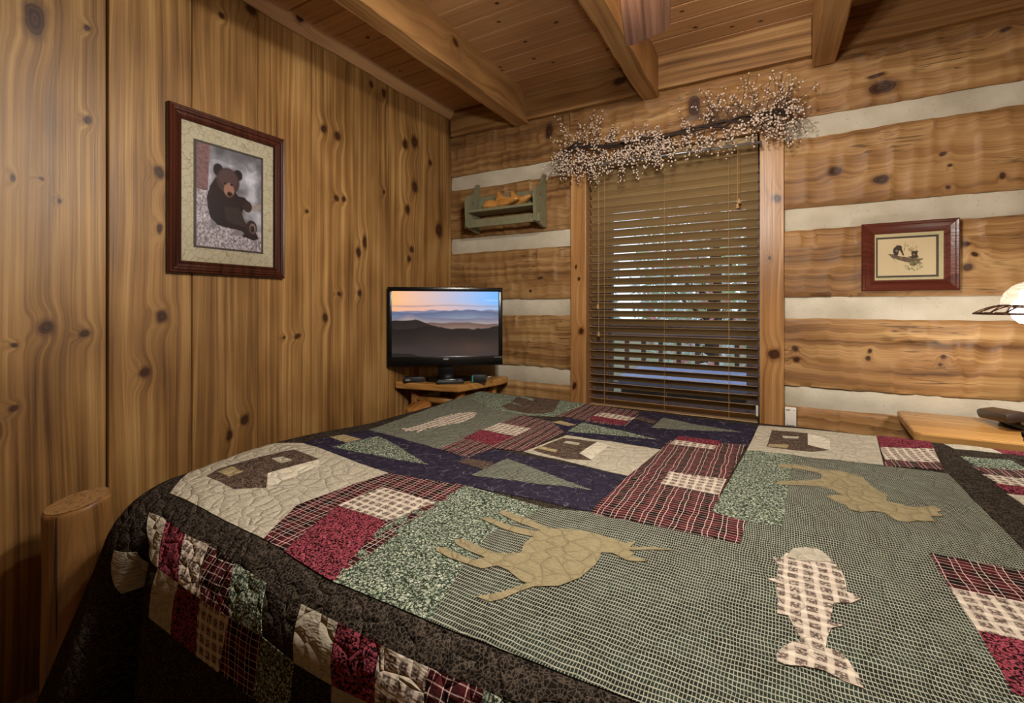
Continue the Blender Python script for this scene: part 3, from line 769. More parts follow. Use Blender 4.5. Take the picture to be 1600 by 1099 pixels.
QP=[
 ('cabin_block',None,'beige',1,[(-1.373,0.601),(-1.52,0.744),(-1.52,0.893),(-1.365,0.986),(-1.148,0.979),(-0.965,0.978),(-1.016,0.718),(-0.938,0.585),(-1.138,0.596)]),
 ('cabin','cabin_block','brownprint',2,[(-1.376,0.692),(-1.224,0.682),(-1.161,0.731),(-1.235,0.781),(-1.201,0.922),(-1.327,0.925),(-1.399,0.737)]),
 ('door','cabin_block','tan',3,[(-1.374,0.721),(-1.309,0.717),(-1.303,0.752),(-1.373,0.76)]),
 ('window_patch','cabin_block','beige',3,[(-1.317,0.844),(-1.262,0.838),(-1.254,0.871),(-1.298,0.871)]),
 ('roof','cabin_block','pale',2,[(-1.158,0.733),(-1.232,0.78),(-1.199,0.92),(-1.162,0.895)]),
 ('tree_block',None,'navy',1,[(-1.365,0.986),(-1.356,1.262),(-0.859,1.225),(-0.899,0.991),(-0.965,0.978)]),
 ('tree','tree_block','leaf',2,[(-1.25,1.016),(-1.253,1.215),(-0.921,1.099)]),
 ('trunk','tree_block','tan',2,[(-1.355,1.085),(-1.26,1.073),(-1.259,1.142),(-1.351,1.143)]),
 ('tree_block',None,'navy',1,[(-0.899,0.991),(-0.859,1.225),(-0.837,1.34),(-0.365,1.318),(-0.379,1.045),(-0.709,1.035)]),
 ('tree','tree_block','grid',2,[(-0.76,1.097),(-0.743,1.274),(-0.419,1.172)]),
 ('trunk','tree_block','brownprint',2,[(-0.864,1.172),(-0.755,1.154),(-0.756,1.218),(-0.852,1.215)]),
 ('plaid_block',None,'plaid',1,[(-0.938,0.585),(-1.016,0.718),(-0.965,0.978),(-0.899,0.991),(-0.734,1.035),(-0.688,0.564)]),
 ('red_square','plaid_block','red',2,[(-0.854,0.576),(-0.927,0.765),(-0.767,0.767),(-0.69,0.56)]),
 ('check_square','plaid_block','check',2,[(-0.927,0.765),(-0.908,0.896),(-0.734,0.908),(-0.767,0.767)]),
 ('leaf_block',None,'leaf',1,[(-0.69,0.56),(-0.767,0.767),(-0.734,0.908),(-0.734,1.035),(-0.484,1.01),(-0.534,0.841),(-0.509,0.705),(-0.467,0.562)]),
 ('grid_block',None,'grid',1,None),
 ('moose','grid_block','khaki',3,[(-0.596,0.733),(-0.579,0.74),(-0.53,0.734),(-0.5,0.732),(-0.486,0.75),(-0.531,0.755),(-0.569,0.764),(-0.578,0.779),(-0.565,0.786),(-0.517,0.778),(-0.478,0.775),(-0.453,0.787),(-0.435,0.802),(-0.446,0.835),(-0.443,0.871),(-0.48,0.867),(-0.523,0.872),(-0.583,0.884),(-0.576,0.899),(-0.508,0.891),(-0.448,0.894),(-0.44,0.902),(-0.493,0.91),(-0.565,0.929),(-0.567,0.946),(-0.499,0.94),(-0.43,0.922),(-0.387,0.942),(-0.344,0.949),(-0.299,0.946),(-0.264,0.942),(-0.246,0.959),(-0.252,0.93),(-0.21,0.954),(-0.173,0.963),(-0.215,0.939),(-0.251,0.917),(-0.237,0.91),(-0.242,0.899),(-0.208,0.893),(-0.228,0.882),(-0.244,0.878),(-0.277,0.891),(-0.296,0.881),(-0.292,0.839),(-0.302,0.782),(-0.325,0.737),(-0.363,0.713),(-0.38,0.687),(-0.395,0.659),(-0.409,0.644),(-0.436,0.644),(-0.405,0.675),(-0.377,0.717),(-0.389,0.718),(-0.428,0.736),(-0.451,0.738),(-0.471,0.715),(-0.503,0.715),(-0.549,0.715),(-0.582,0.722)]),
 ('moose','grid_block','khaki',3,[(0.016,1.644),(0.062,1.661),(0.104,1.658),(0.13,1.646),(0.177,1.673),(0.225,1.643),(0.234,1.594),(0.243,1.55),(0.261,1.52),(0.249,1.463),(0.272,1.464),(0.29,1.451),(0.344,1.482),(0.355,1.46),(0.338,1.445),(0.349,1.425),(0.321,1.411),(0.324,1.385),(0.286,1.366),(0.269,1.344),(0.243,1.344),(0.231,1.384),(0.21,1.383),(0.186,1.359),(0.162,1.361),(0.158,1.387),(0.134,1.404),(0.121,1.427),(0.146,1.448),(0.161,1.45),(0.141,1.485),(0.114,1.491),(0.085,1.488),(0.042,1.464),(0.004,1.457),(0.017,1.486),(0.087,1.526),(0.119,1.551),(0.127,1.603),(0.106,1.616),(0.061,1.625),(0.018,1.609)]),
 ('fish','grid_block','check',3,[(0.001,1.033),(0.013,1.03),(0.024,1.06),(0.039,1.09),(0.06,1.108),(0.081,1.112),(0.093,1.095),(0.103,1.065),(0.112,1.036),(0.114,1.002),(0.112,0.968),(0.131,0.958),(0.114,0.934),(0.089,0.922),(0.083,0.888),(0.078,0.864),(0.096,0.864),(0.079,0.849),(0.071,0.821),(0.067,0.796),(0.084,0.799),(0.092,0.784),(0.1,0.761),(0.103,0.739),(0.082,0.74),(0.061,0.747),(0.038,0.741),(0.014,0.73),(0.006,0.733),(0.006,0.75),(0.015,0.771),(0.038,0.8),(0.031,0.817),(0.022,0.848),(0.007,0.845),(0.008,0.885),(0.006,0.941),(-0.008,0.943),(0.008,0.956),(0.01,1.008)]),
 ('fish_head','grid_block','beige',4,[(0.024,1.046),(0.038,1.088),(0.06,1.107),(0.081,1.111),(0.092,1.095),(0.1,1.066),(0.073,1.054),(0.047,1.041)]),
 ('cabin_block',None,'beige',1,[(-0.733,1.369),(-0.682,1.62),(-0.332,1.622),(-0.362,1.32)]),
 ('cabin','cabin_block','brownprint',2,[(-0.713,1.399),(-0.679,1.582),(-0.553,1.596),(-0.562,1.445),(-0.501,1.399),(-0.579,1.363)]),
 ('window_patch','cabin_block','beige',3,[(-0.654,1.523),(-0.595,1.522),(-0.599,1.547),(-0.651,1.547)]),
 ('door','cabin_block','tan',3,[(-0.709,1.422),(-0.632,1.412),(-0.637,1.436),(-0.703,1.447)]),
 ('roof','cabin_block','pale',2,[(-0.56,1.443),(-0.552,1.593),(-0.498,1.573),(-0.501,1.399)]),
 ('plaid_block',None,'plaid',2,[(-0.328,1.735),(-0.08,1.823),(-0.126,1.19),(-0.051,1.18),(-0.059,1.056),(-0.38,1.038),(-0.362,1.32),(-0.332,1.622)]),
 ('check_square','plaid_block','check',3,[(-0.263,1.411),(-0.113,1.428),(-0.12,1.304),(-0.269,1.307)]),
 ('red_square','plaid_block','red',3,[(-0.309,1.821),(-0.161,1.821),(-0.167,1.748),(-0.311,1.754)]),
 ('check_square','plaid_block','check',3,[(-0.311,1.754),(-0.167,1.748),(-0.174,1.696),(-0.316,1.697)]),
 ('leaf_block',None,'leaf',2,[(-0.075,1.752),(0.062,1.776),(0.019,1.188),(-0.053,1.175),(-0.126,1.193)]),
 ('cabin_block',None,'beige',2,[(-0.047,2.14),(0.343,2.191),(0.3,1.8),(0.062,1.776),(-0.075,1.752)]),
 ('cabin','cabin_block','brownprint',3,[(-0.001,2.075),(0.118,2.09),(0.109,1.929),(0.168,1.892),(0.116,1.844),(-0.017,1.828)]),
 ('window_patch','cabin_block','beige',4,[(0.032,2.005),(0.087,2.022),(0.083,1.989),(0.037,1.976)]),
 ('door','cabin_block','tan',4,[(-0.009,1.874),(0.051,1.896),(0.046,1.85),(-0.014,1.83)]),
 ('roof','cabin_block','pale',3,[(0.119,2.087),(0.184,2.046),(0.173,1.895),(0.11,1.929)]),
 ('red_square',None,'red',2,[(0.343,2.191),(0.502,2.21),(0.483,2.085),(0.327,2.02)]),
 ('check_square',None,'check',2,[(0.327,2.02),(0.483,2.085),(0.459,1.917),(0.314,1.862)]),
 ('plaid_strip',None,'plaid',2,[(0.314,1.862),(0.459,1.917),(0.449,1.834),(0.299,1.793)]),
 ('grid_block',None,'grid',1,[(-1.356,1.262),(-1.414,1.559),(-1.485,2.224),(-0.807,2.188),(-0.838,1.866),(-0.98,1.812),(-0.993,1.238)]),
 ('leaf_block',None,'leaf',2,[(-1.486,2.189),(-1.426,2.211),(-0.807,2.188),(-0.838,1.866),(-0.955,1.827),(-1.16,1.856),(-1.381,1.988)]),
 ('fish',None,'check',3,[(-1.273,1.349),(-1.254,1.373),(-1.253,1.469),(-1.269,1.594),(-1.258,1.695),(-1.219,1.754),(-1.18,1.752),(-1.143,1.669),(-1.141,1.571),(-1.166,1.495),(-1.188,1.401),(-1.185,1.334),(-1.205,1.388),(-1.228,1.336)]),
 ('bear_patch',None,'brownprint',3,[(-1.15,1.921),(-1.156,2.018),(-1.08,1.981),(-1.083,2.006),(-1.164,2.04),(-1.196,2.166),(-1.073,2.106),(-1.088,2.154),(-1.185,2.209),(-1.187,2.212),(-1.119,2.212),(-1.042,2.214),(-0.986,2.21),(-0.964,2.201),(-0.908,2.038),(-0.883,1.945),(-0.906,1.89),(-0.989,1.86),(-1.085,1.879)]),
 ('plaid_block',None,'plaid',2,[(-0.993,1.238),(-0.987,1.808),(-0.815,1.776),(-0.702,1.649),(-0.733,1.369),(-0.837,1.34),(-0.859,1.225)]),
 ('red_square','plaid_block','red',3,[(-0.992,1.386),(-1.006,1.515),(-0.85,1.497),(-0.853,1.369)]),
 ('check_square','plaid_block','check',3,[(-1.003,1.522),(-0.992,1.638),(-0.839,1.632),(-0.84,1.515)]),
 ('plaid_block',None,'plaid',2,[(-0.809,2.185),(-0.53,2.153),(-0.52,1.859),(-0.662,1.85),(-0.783,1.882),(-0.838,1.866)]),
 ('red_square','plaid_block','red',3,[(-0.689,1.884),(-0.695,1.959),(-0.539,1.945),(-0.532,1.864)]),
 ('check_square','plaid_block','check',3,[(-0.695,1.959),(-0.683,2.037),(-0.52,2.019),(-0.539,1.945)]),
 ('tree_block',None,'navy',1,[(-0.799,1.667),(-0.783,1.882),(-0.52,1.859),(-0.53,2.153),(-0.052,2.137),(-0.075,1.792),(-0.298,1.753),(-0.339,1.626),(-0.685,1.627)]),
 ('tree','tree_block','leaf',2,[(-0.698,1.671),(-0.697,1.829),(-0.362,1.734)]),
 ('trunk','tree_block','tan',3,[(-0.81,1.766),(-0.728,1.742),(-0.706,1.778),(-0.786,1.804)]),
 ('tree','tree_block','grid',2,[(-0.427,1.89),(-0.417,2.077),(-0.101,1.99)]),
 ('trunk','tree_block','brownprint',3,[(-0.522,2.005),(-0.511,2.051),(-0.424,1.997),(-0.434,1.955)]),
]

LBL = {'moose': 'khaki moose applique', 'fish': 'checked fish applique', 'bear_patch': 'brown bear applique', 'cabin_block': 'beige block with cabin', 'tree_block': 'navy block with pine tree'}
last = {}
def hgt(l): return .0008 + .0009 * l
for (nm, par, mat, lay_, poly) in QP:
    if nm == 'grid_block' and poly is None:
        poly = [(-.467, .562), (-.509, .705), (-.534, .841), (-.484, 1.01), (-.379, 1.045), (-.12, 1.09), (-.10, 1.25), (.0, 1.40), (.03, 1.77), (.30, 1.795), (.449, 1.80), (.44, 1.2), (.43, .585), (-.124, .575)]
    p = last[par] if par else quilt
    o = cloth(nm, poly, hgt(lay_), FAB[mat], p, .028 if lay_ < 3 else .02)
    if nm in LBL: o['label'] = LBL[nm]
    if par is None: last[nm] = o
    elif nm == 'grid_block': last[nm] = o
def patch(nm, mat, poly, l=1): return cloth(nm, poly, hgt(l), FAB[mat], quilt, .025)
# block by the near head end
patch('plaid_square', 'plaid', [(.272, 1.20), (.43, 1.21), (.43, 1.085), (.270, 1.078)], 2)
patch('check_square', 'check', [(.270, 1.078), (.43, 1.085), (.43, .96), (.272, .955)], 2)
patch('red_square', 'red', [(.272, .955), (.43, .96), (.43, .83), (.266, .82)], 2)
# squares along the head-end border
yy = [(2.19, 2.12, 'beige'), (2.03, 1.93, 'leaf'), (1.93, 1.85, 'plaid'), (1.85, 1.765, 'check'), (1.765, 1.685, 'red'), (1.685, 1.605, 'beige'), (1.53, 1.45, 'leaf'), (1.45, 1.36, 'plaid'), (1.36, 1.28, 'check')]
for a, b, mname in yy:
    patch({'beige': 'beige_square', 'leaf': 'green_square', 'plaid': 'plaid_square', 'check': 'check_square', 'red': 'red_square'}[mname], mname, [(.545, b), (.535, a), (.66, a + .02), (.67, b + .02)])
    nxt = {'beige': 'red', 'leaf': 'border', 'plaid': 'leaf', 'check': 'plaid', 'red': 'check'}[mname]
    if nxt != 'border': patch('outer_square', nxt, [(.67, b + .02), (.66, a + .02), (.78, a + .03), (.79, b + .03)])
# squares on the hanging near side, two staggered rows
NMS = {'beige': 'beige_square', 'red': 'red_square', 'check': 'check_square', 'plaid': 'plaid_square', 'leaf': 'green_square'}
seq = ['beige', 'red', 'check', 'plaid', 'leaf', None]
top1 = [(-1.365, .545), (-1.276, .546), (-1.171, .537), (-1.07, .537), (-.951, .525), (-.833, .518), (-.721, .512), (-.622, .508), (-.524, .506), (-.432, .51), (-.339, .514), (-.24, .514), (-.14, .514), (-.04, .514), (.06, .514), (.16, .514), (.26, .514), (.36, .514)]
bot1 = [(-1.258, .469), (-1.191, .463), (-1.092, .456), (-.999, .45), (-.89, .445), (-.785, .443), (-.693, .431), (-.599, .428), (-.506, .436), (-.41, .43), (-.32, .43), (-.22, .43), (-.12, .43), (-.02, .43), (.08, .43), (.18, .43), (.28, .43), (.38, .43)]
row3 = [(-1.188, .362), (-1.098, .352), (-.997, .340), (-.91, .339), (-.798, .336), (-.70, .333), (-.60, .333), (-.5, .333), (-.4, .333), (-.3, .333), (-.2, .333), (-.1, .333), (0, .333), (.1, .333), (.2, .333), (.3, .333), (.4, .333)]
for i in range(len(top1) - 1):
    m_ = seq[i % 6]
    if m_: patch(NMS[m_], m_, [bot1[i], bot1[i + 1], top1[i + 1], top1[i]])
for i in range(1, len(bot1) - 1):
    m_ = seq[(i - 1) % 6]
    if m_: patch(NMS[m_], m_, [row3[i - 1], row3[i], bot1[i + 1], bot1[i]])
cloth('beige_square', [(-1.40, .45), (-1.385, .35), (-1.335, .36), (-1.335, .455)], .004, FAB['beige'], quilt, .01)
# squares that start just over the foot edge
for i in range(13):
    v0 = .72 + i * .115; m_ = seq[(i + 1) % 6]
    if m_: patch(NMS[m_], m_, [(-1.63, v0), (-1.53, v0), (-1.53, v0 + .11), (-1.63, v0 + .11)])
# pillow at the head end, in a dark printed sham
def pillow(x, y, z, a, b, c, rz):
    bm = bmesh.new(); bmesh.ops.create_cube(bm, size=2)
    bmesh.ops.subdivide_edges(bm, edges=bm.edges[:], cuts=9, use_grid_fill=True)
    for v in bm.verts:
        p = v.co; ex = max(abs(p.x), abs(p.y))
        th = c * (1 - abs(p.x) ** 3.5) ** .5 * (1 - abs(p.y) ** 3.5) ** .5 + .008
        q = Vector((p.x * a * (1 - .06 * p.y ** 2), p.y * b * (1 - .06 * p.x ** 2), max(-1, min(1, p.z)) * th + .006 * nz(p.x * 3, p.y * 3, x)))
        v.co = q
    me = bpy.data.meshes.new('sham'); bm.to_mesh(me); bm.free()
    lay = me.uv_layers.new(name='flat')
    for lp in me.loops: co = me.vertices[lp.vertex_index].co; lay.data[lp.index].uv = (co.x, co.y)
    return me
for i, (py, lb) in enumerate(((1.80, 'dark print pillow at the head end by the nightstand'), (1.08, 'dark print pillow at the head end nearest the viewer'))):
    pl = link_mesh('pillow', pillow(0, 0, 0, .24, .34, .085, 0), FAB['border'], None, True)
    pl.location = (.93, py, .862); pl.rotation_euler = (0, R(-8), 0)
    tag(pl, lb, 'pillow', 'pillows at the bed head')
# ------------------------------------------------------------------ flat prints: colour per vertex of a fine sheet
class Pic:
    def __init__(s, w, h, col): s.w, s.h = w, h; s.a = np.ones((h, w, 3)) * np.array(col) / 255; s.yy, s.xx = np.mgrid[0:h, 0:w]; s.xx = (s.xx + .5) / w; s.yy = (s.yy + .5) / h
    def noise(s, nx, ny, seed):
        r = np.random.RandomState(seed).rand(ny + 2, nx + 2)
        fx = s.xx * nx; fy = s.yy * ny; ix = fx.astype(int); iy = fy.astype(int); tx = fx - ix; ty = fy - iy
        tx = tx * tx * (3 - 2 * tx); ty = ty * ty * (3 - 2 * ty)
        return (r[iy, ix] * (1 - tx) + r[iy, ix + 1] * tx) * (1 - ty) + (r[iy + 1, ix] * (1 - tx) + r[iy + 1, ix + 1] * tx) * ty
    def put(s, mask, col, k=1.0):
        m = (mask * k)[..., None]; c = np.asarray(col, float)
        if c.ndim == 1: c = c / 255
        s.a = s.a * (1 - m) + c * m
    def poly(s, pts, col, k=1.0):
        m = np.zeros((s.h, s.w), bool); j = len(pts) - 1
        for i in range(len(pts)):
            (xi, yi), (xj, yj) = pts[i], pts[j]
            if yi != yj:
                m ^= ((yi > s.yy) != (yj > s.yy)) & (s.xx < (xj - xi) * (s.yy - yi) / (yj - yi) + xi)
            j = i
        s.put(m.astype(float), col, k); return m
    def ell(s, cx, cy, rx, ry, col, k=1.0, soft=.12):
        d = np.sqrt(((s.xx - cx) / rx) ** 2 + ((s.yy - cy) / ry) ** 2)
        m = np.clip((1 + soft - d) / soft, 0, 1); s.put(m, col, k); return m
    def mesh(s, name, P, mat, parent):
        """P(x,y) maps 0..1 picture coordinates (y down) to a point"""
        vs = [P(i / (s.w - 1), j / (s.h - 1)) for j in range(s.h) for i in range(s.w)]
        fs = [(j * s.w + i, (j + 1) * s.w + i, (j + 1) * s.w + i + 1, j * s.w + i + 1) for j in range(s.h - 1) for i in range(s.w - 1)]
        me = bpy.data.meshes.new(name); me.from_pydata([tuple(v) for v in vs], [], fs); me.update()
        a = np.clip(s.a, 0, 1); lin = np.where(a <= .04045, a / 12.92, ((a + .055) / 1.055) ** 2.4).reshape(-1, 3)
        ca = me.color_attributes.new('print', 'FLOAT_COLOR', 'POINT')
        ca.data.foreach_set('color', np.concatenate([lin, np.ones((len(lin), 1))], 1).astype(np.float32).ravel())
        return link_mesh(name, me, mat, parent)
def print_mat(name, rough=.25, emit=0):
    n = NT(name); c = n.new('ShaderNodeAttribute', {'attribute_name': 'print'}).outputs['Color']
    if emit: return n.bsdf((.01, .01, .01, 1), .25, **{'Emission_Color': c, 'Emission_Strength': emit})
    return n.bsdf(c, rough)
M_print = print_mat('print_paper', .35)
M_screen = print_mat('tv_screen', emit=1.25)

# ------------------------------------------------------------------ framed bear photograph on the board wall
def frame_ring(P, w, h, prof_, name, mat, parent, rx=0):
    """mitred frame; prof_ = [(inset, proud)] from the outer back edge; P(x,y,d)"""
    n = len(prof_); obs = []
    cs = lambda i: [(i, i), (w - i, i), (w - i, h - i), (i, h - i)]
    for k in range(4):
        vs = []
        for ins, pr in prof_:
            c = cs(ins); vs.append(P(*c[k], pr)); vs.append(P(*c[(k + 1) % 4], pr))
        fs = [(2 * i, 2 * i + 1, 2 * i + 3, 2 * i + 2) for i in range(n - 1)]
        fs.append((0, 2 * n - 2, 2 * n - 1, 1))
        fs.append(tuple(2 * i for i in range(n))); fs.append(tuple(2 * i + 1 for i in reversed(range(n))))
        m = MB().add(vs, fs)
        obs.append(wp(m, name, mat, parent))
    return obs
bp = thing('framed_bear_photo', (XL, 1.14, 1.383), 'large mahogany framed photograph of a black bear on the board wall', 'picture')
Y0, Y1, Z0, Z1 = .895, 1.387, 1.383, 2.055
PB = lambda x, y, d: (XL + .003 + d, Y0 + x, Z1 - y)
frame_ring(PB, Y1 - Y0, Z1 - Z0, [(0, 0), (0, .022), (.004, .026), (.010, .024), (.014, .028), (.022, .026), (.026, .021), (.036, .019), (.040, .022), (.046, .018), (.050, .012), (.050, .0)], 'frame_rail', M_frame_dark, bp)
wp(MB().box(XL + .003, XL + .008, Y0 + .045, Y1 - .045, Z0 + .045, Z1 - .045), 'mat_board', M_mat, bp)
wp(MB().box(XL + .008, XL + .0095, .992, 1.288, 1.492, 1.940), 'mat_fillet', M_fillet, bp)
pb = Pic(120, 168, (128, 126, 134))
def bc_(X_, Y_):
    s_ = (X_ - 103) / 525; t0 = 113 + s_ * 140; t1 = 962 + s_ * 54
    return (s_, (Y_ - t0) / (t1 - t0))
n1 = pb.noise(6, 8, 1); n2 = pb.noise(16, 20, 2); n3 = pb.noise(55, 75, 3); n4 = pb.noise(110, 50, 4)
g = .30 + .35 * n1 + .16 * n2
pb.a = np.stack([g * .98, g * .98, g * 1.05], -1)
pb.put((pb.yy < .08 + .1 * n1).astype(float), (72, 70, 78), .35)
pb.poly([bc_(*p) for p in [(100, 100), (206, 130), (198, 300), (186, 530), (100, 490)]], (122, 92, 94))
pb.put(((pb.xx < .17) & (pb.yy < .5)).astype(float) * (n3 > .55), (78, 58, 62), .6)
gm = np.clip((pb.yy - .72 - .08 * pb.noise(9, 3, 7)) / .06, 0, 1)
gm = np.maximum(gm, ((pb.xx < .18 + .05 * n2) & (pb.yy > .45)).astype(float))
gg = .32 + .36 * n3 + .14 * n4
pb.put(gm, np.stack([gg, gg * .95, gg * 1.0], -1))
pb.poly([bc_(*p) for p in [(425, 652), (625, 622), (628, 662), (430, 682)]], (142, 128, 120))
dk, dk2 = (34, 24, 26), (46, 33, 33)
pb.poly([bc_(*p) for p in [(250, 395), (205, 470), (180, 560), (188, 650), (205, 725), (262, 790), (330, 812), (420, 830), (465, 885), (560, 920), (602, 905), (585, 865), (505, 800), (472, 742), (458, 690), (480, 650), (515, 690), (536, 665), (522, 610), (480, 565), (425, 552), (400, 520), (420, 460)]], dk)
pb.poly([bc_(*p) for p in [(310, 640), (430, 650), (470, 740), (520, 820), (420, 790), (330, 760)]], (56, 46, 44), .7)
for cx, cy, rx, ry, c in [(268, 342, .07, .06, (30, 22, 24)), (425, 384, .066, .052, (30, 22, 24)), (345, 432, .165, .125, (62, 46, 48)), (345, 410, .13, .085, (74, 56, 58)), (352, 505, .075, .068, (142, 104, 90)), (358, 540, .045, .026, (92, 66, 58)), (358, 538, .032, .018, (20, 15, 16)), (322, 450, .02, .012, (18, 13, 14)), (373, 462, .02, .012, (18, 13, 14)), (540, 815, .085, .075, dk2), (550, 820, .05, .05, (120, 104, 104)), (548, 826, .035, .036, (40, 30, 30)), (505, 640, .07, .055, dk2), (430, 855, .08, .025, (120, 112, 116))]:
    pb.ell(*bc_(cx, cy), rx, ry, c)
pb.a *= (.94 + .12 * n3)[..., None]
pb.mesh('bear_print', lambda x, y: (XL + .0102, 1.002 + .276 * x, 1.93 - .43 * y), M_print, bp).matrix_parent_inverse = bp.matrix_basis.inverted()

# ------------------------------------------------------------------ small framed print on the log wall
sp_ = thing('framed_bear_cub_print', (.542, YB, 1.32), 'small cherry framed drawing of two bear cubs on a log', 'picture')
PS = lambda x, y, d: (.370 + x, YB - .006 - d, 1.636 - y)
frame_ring(PS, .345, .317, [(0, 0), (0, .020), (.004, .024), (.012, .021), (.016, .024), (.030, .018), (.044, .009), (.050, .008), (.050, 0)], 'frame_rail', M_frame_red, sp_)
wp(MB().box(.412, .674, YB - .010, YB - .006, 1.362, 1.594), 'mat_board', M_mat2, sp_)
wp(MB().box(.426, .648, YB - .0112, YB - .010, 1.381, 1.570), 'mat_fillet', M_fillet, sp_)
pc = Pic(150, 118, (192, 174, 138))
cc = lambda X_, Y_: ((X_ - 332) / 718, (Y_ - (350 - (X_ - 332) * .055)) / 455)
pc.poly([cc(*p) for p in [(460, 525), (540, 530), (620, 555), (720, 565), (850, 575), (905, 575), (850, 610), (890, 635), (780, 640), (680, 620), (600, 600), (520, 575)]], (104, 88, 66))
pc.put((pc.noise(50, 60, 8) > .6) & (pc.yy > .42) & (pc.yy < .66) & (pc.xx > .25) & (pc.xx < .72) & (pc.a[..., 0] < .6), (66, 54, 42), .7)
pc.poly([cc(*p) for p in [(480, 540), (610, 665), (595, 650), (530, 580)]], (80, 66, 48))
pc.poly([cc(*p) for p in [(525, 500), (535, 460), (570, 430), (575, 415), (590, 425), (620, 430), (632, 425), (640, 470), (668, 540), (650, 545), (620, 490), (605, 480), (590, 540), (545, 540)]], (54, 44, 36))
pc.poly([cc(*p) for p in [(760, 530), (825, 530), (845, 565), (765, 575), (700, 552), (760, 550)]], (60, 48, 38))
pc.ell(*cc(575, 490), .022, .03, (120, 100, 76)); pc.ell(*cc(790, 515), .05, .062, (56, 44, 36)); pc.ell(*cc(762, 492), .016, .022, (50, 40, 32)); pc.ell(*cc(822, 490), .016, .022, (50, 40, 32)); pc.ell(*cc(600, 445), .05, .05, (54, 44, 36)); pc.ell(*cc(785, 530), .02, .024, (122, 100, 76))
pc.ell(*cc(775, 645), .055, .04, (58, 46, 40))
nn = pc.noise(60, 44, 5)
pc.put(((nn > .52) & (((pc.xx - .63) / .16) ** 2 + ((pc.yy - .75) / .13) ** 2 < 1)).astype(float), (124, 126, 82), .85)
pc.put(((nn > .62) & (((pc.xx - .6) / .11) ** 2 + ((pc.yy - .24) / .13) ** 2 < 1)).astype(float), (138, 122, 84), .8)
pc.poly([cc(*p) for p in [(678, 380), (684, 380), (672, 495), (664, 495)]], (110, 94, 62))
pc.put(((pc.noise(90, 4, 6) > .5) & (abs(pc.yy - .85) < .006) & (pc.xx > .27) & (pc.xx < .38)).astype(float), (120, 104, 80), .7)
pc.mesh('cub_print', lambda x, y: (.432 + .207 * x, YB - .0118, 1.561 - .171 * y), M_print, sp_).matrix_parent_inverse = sp_.matrix_basis.inverted()

# ------------------------------------------------------------------ sage green wall shelf with two wooden shoe lasts
sh = thing('wall_shelf', (-1.56, YB, 1.77), 'sage green wooden wall shelf with heart cutouts beside the window', 'shelf')
def heart(cx, cy, r):
    out = []
    for k in range(20):
        t = 2 * PI * k / 20
        out.append((cx + r * (16 * math.sin(t) ** 3) / 17, cy + r * (13 * math.cos(t) - 5 * math.cos(2 * t) - 2 * math.cos(3 * t) - math.cos(4 * t)) / 17))
    return out
side = [(0, 0), (.04, .0), (.155, .025), (.165, .16), (.168, .19), (.150, .235), (.085, .262), (.06, .29), (.045, .325), (.025, .345), (0, .345)]
def side_panel(x):
    hp = heart(.085, .195, .017)
    co = [Vector(p) for p in side + hp]; n1_, n2_ = len(side), len(hp)
    ed = [(i, (i + 1) % n1_) for i in range(n1_)] + [(n1_ + i, n1_ + (i + 1) % n2_) for i in range(n2_)]
    v2, e2, f2, *_ = delaunay_2d_cdt(co, ed, [], 0, 1e-6)
    f2 = [f for f in f2 if not inside(sum((v2[i] for i in f), Vector((0, 0))) / len(f), hp) and inside(sum((v2[i] for i in f), Vector((0, 0))) / len(f), side)]
    m = MB(); th = .009
    for sx in (-th, th): m.add([(x + sx, YB - .004 - p.x, 1.765 + p.y) for p in v2], [tuple(f) for f in f2])
    k = len(v2)
    for loop in (range(n1_), range(n1_, n1_ + n2_)):
        loop = list(loop)
        for a, b in zip(loop, loop[1:] + loop[:1]): m.f.append((a, b, k + b, k + a))
    return m
wp(side_panel(-1.823), 'side_panel', M_sage, sh); wp(side_panel(-1.300), 'side_panel', M_sage, sh)
wp(MB().box(-1.814, -1.309, YB - .158, YB - .004, 1.886, 1.904, c=.002), 'shelf_board', M_sage, sh)
wp(MB().box(-1.814, -1.309, YB - .018, YB - .004, 1.904, 2.02, c=.002), 'back_board', M_sage, sh)
wp(MB().box(-1.850, -1.273, YB - .145, YB - .130, 1.785, 1.838, c=.002), 'towel_bar', M_sage, sh)
def last_mesh(L, hh, ww, toe):
    """shoe last: heel block, notch, instep rising, long toe"""
    secs = [(0, .30, .02, .85), (.06, .5, .0, 1.0), (.18, .52, 0, .95), (.30, .46, .02, .8), (.36, .40, .04, .75), (.40, .95, .04, .75), (.46, .9, .02, .8), (.56, .68, .0, .95), (.70, .5, .03, 1.0), (.85, .42, .10, .9), (.95, .36, .16, .65), (1.0, .30, .2, .3)]
    vs = []; fs = []; n = 14
    for s_, top, bot, wd in secs:
        for k in range(n):
            t = 2 * PI * k / n; cx = math.cos(t); cz = math.sin(t)
            cz = math.copysign(abs(cz) ** .7, cz); cx = math.copysign(abs(cx) ** .8, cx)
            vs.append((s_ * L, cx * ww * wd, (bot + (top - bot) * (cz * .5 + .5)) * hh + toe * max(0, s_ - .6) * hh))
    for i in range(len(secs) - 1):
        for k in range(n): fs.append((i * n + k, i * n + (k + 1) % n, (i + 1) * n + (k + 1) % n, (i + 1) * n + k))
    fs.append(tuple(range(n))); fs.append(tuple((len(secs) - 1) * n + k for k in reversed(range(n))))
    return vs, fs
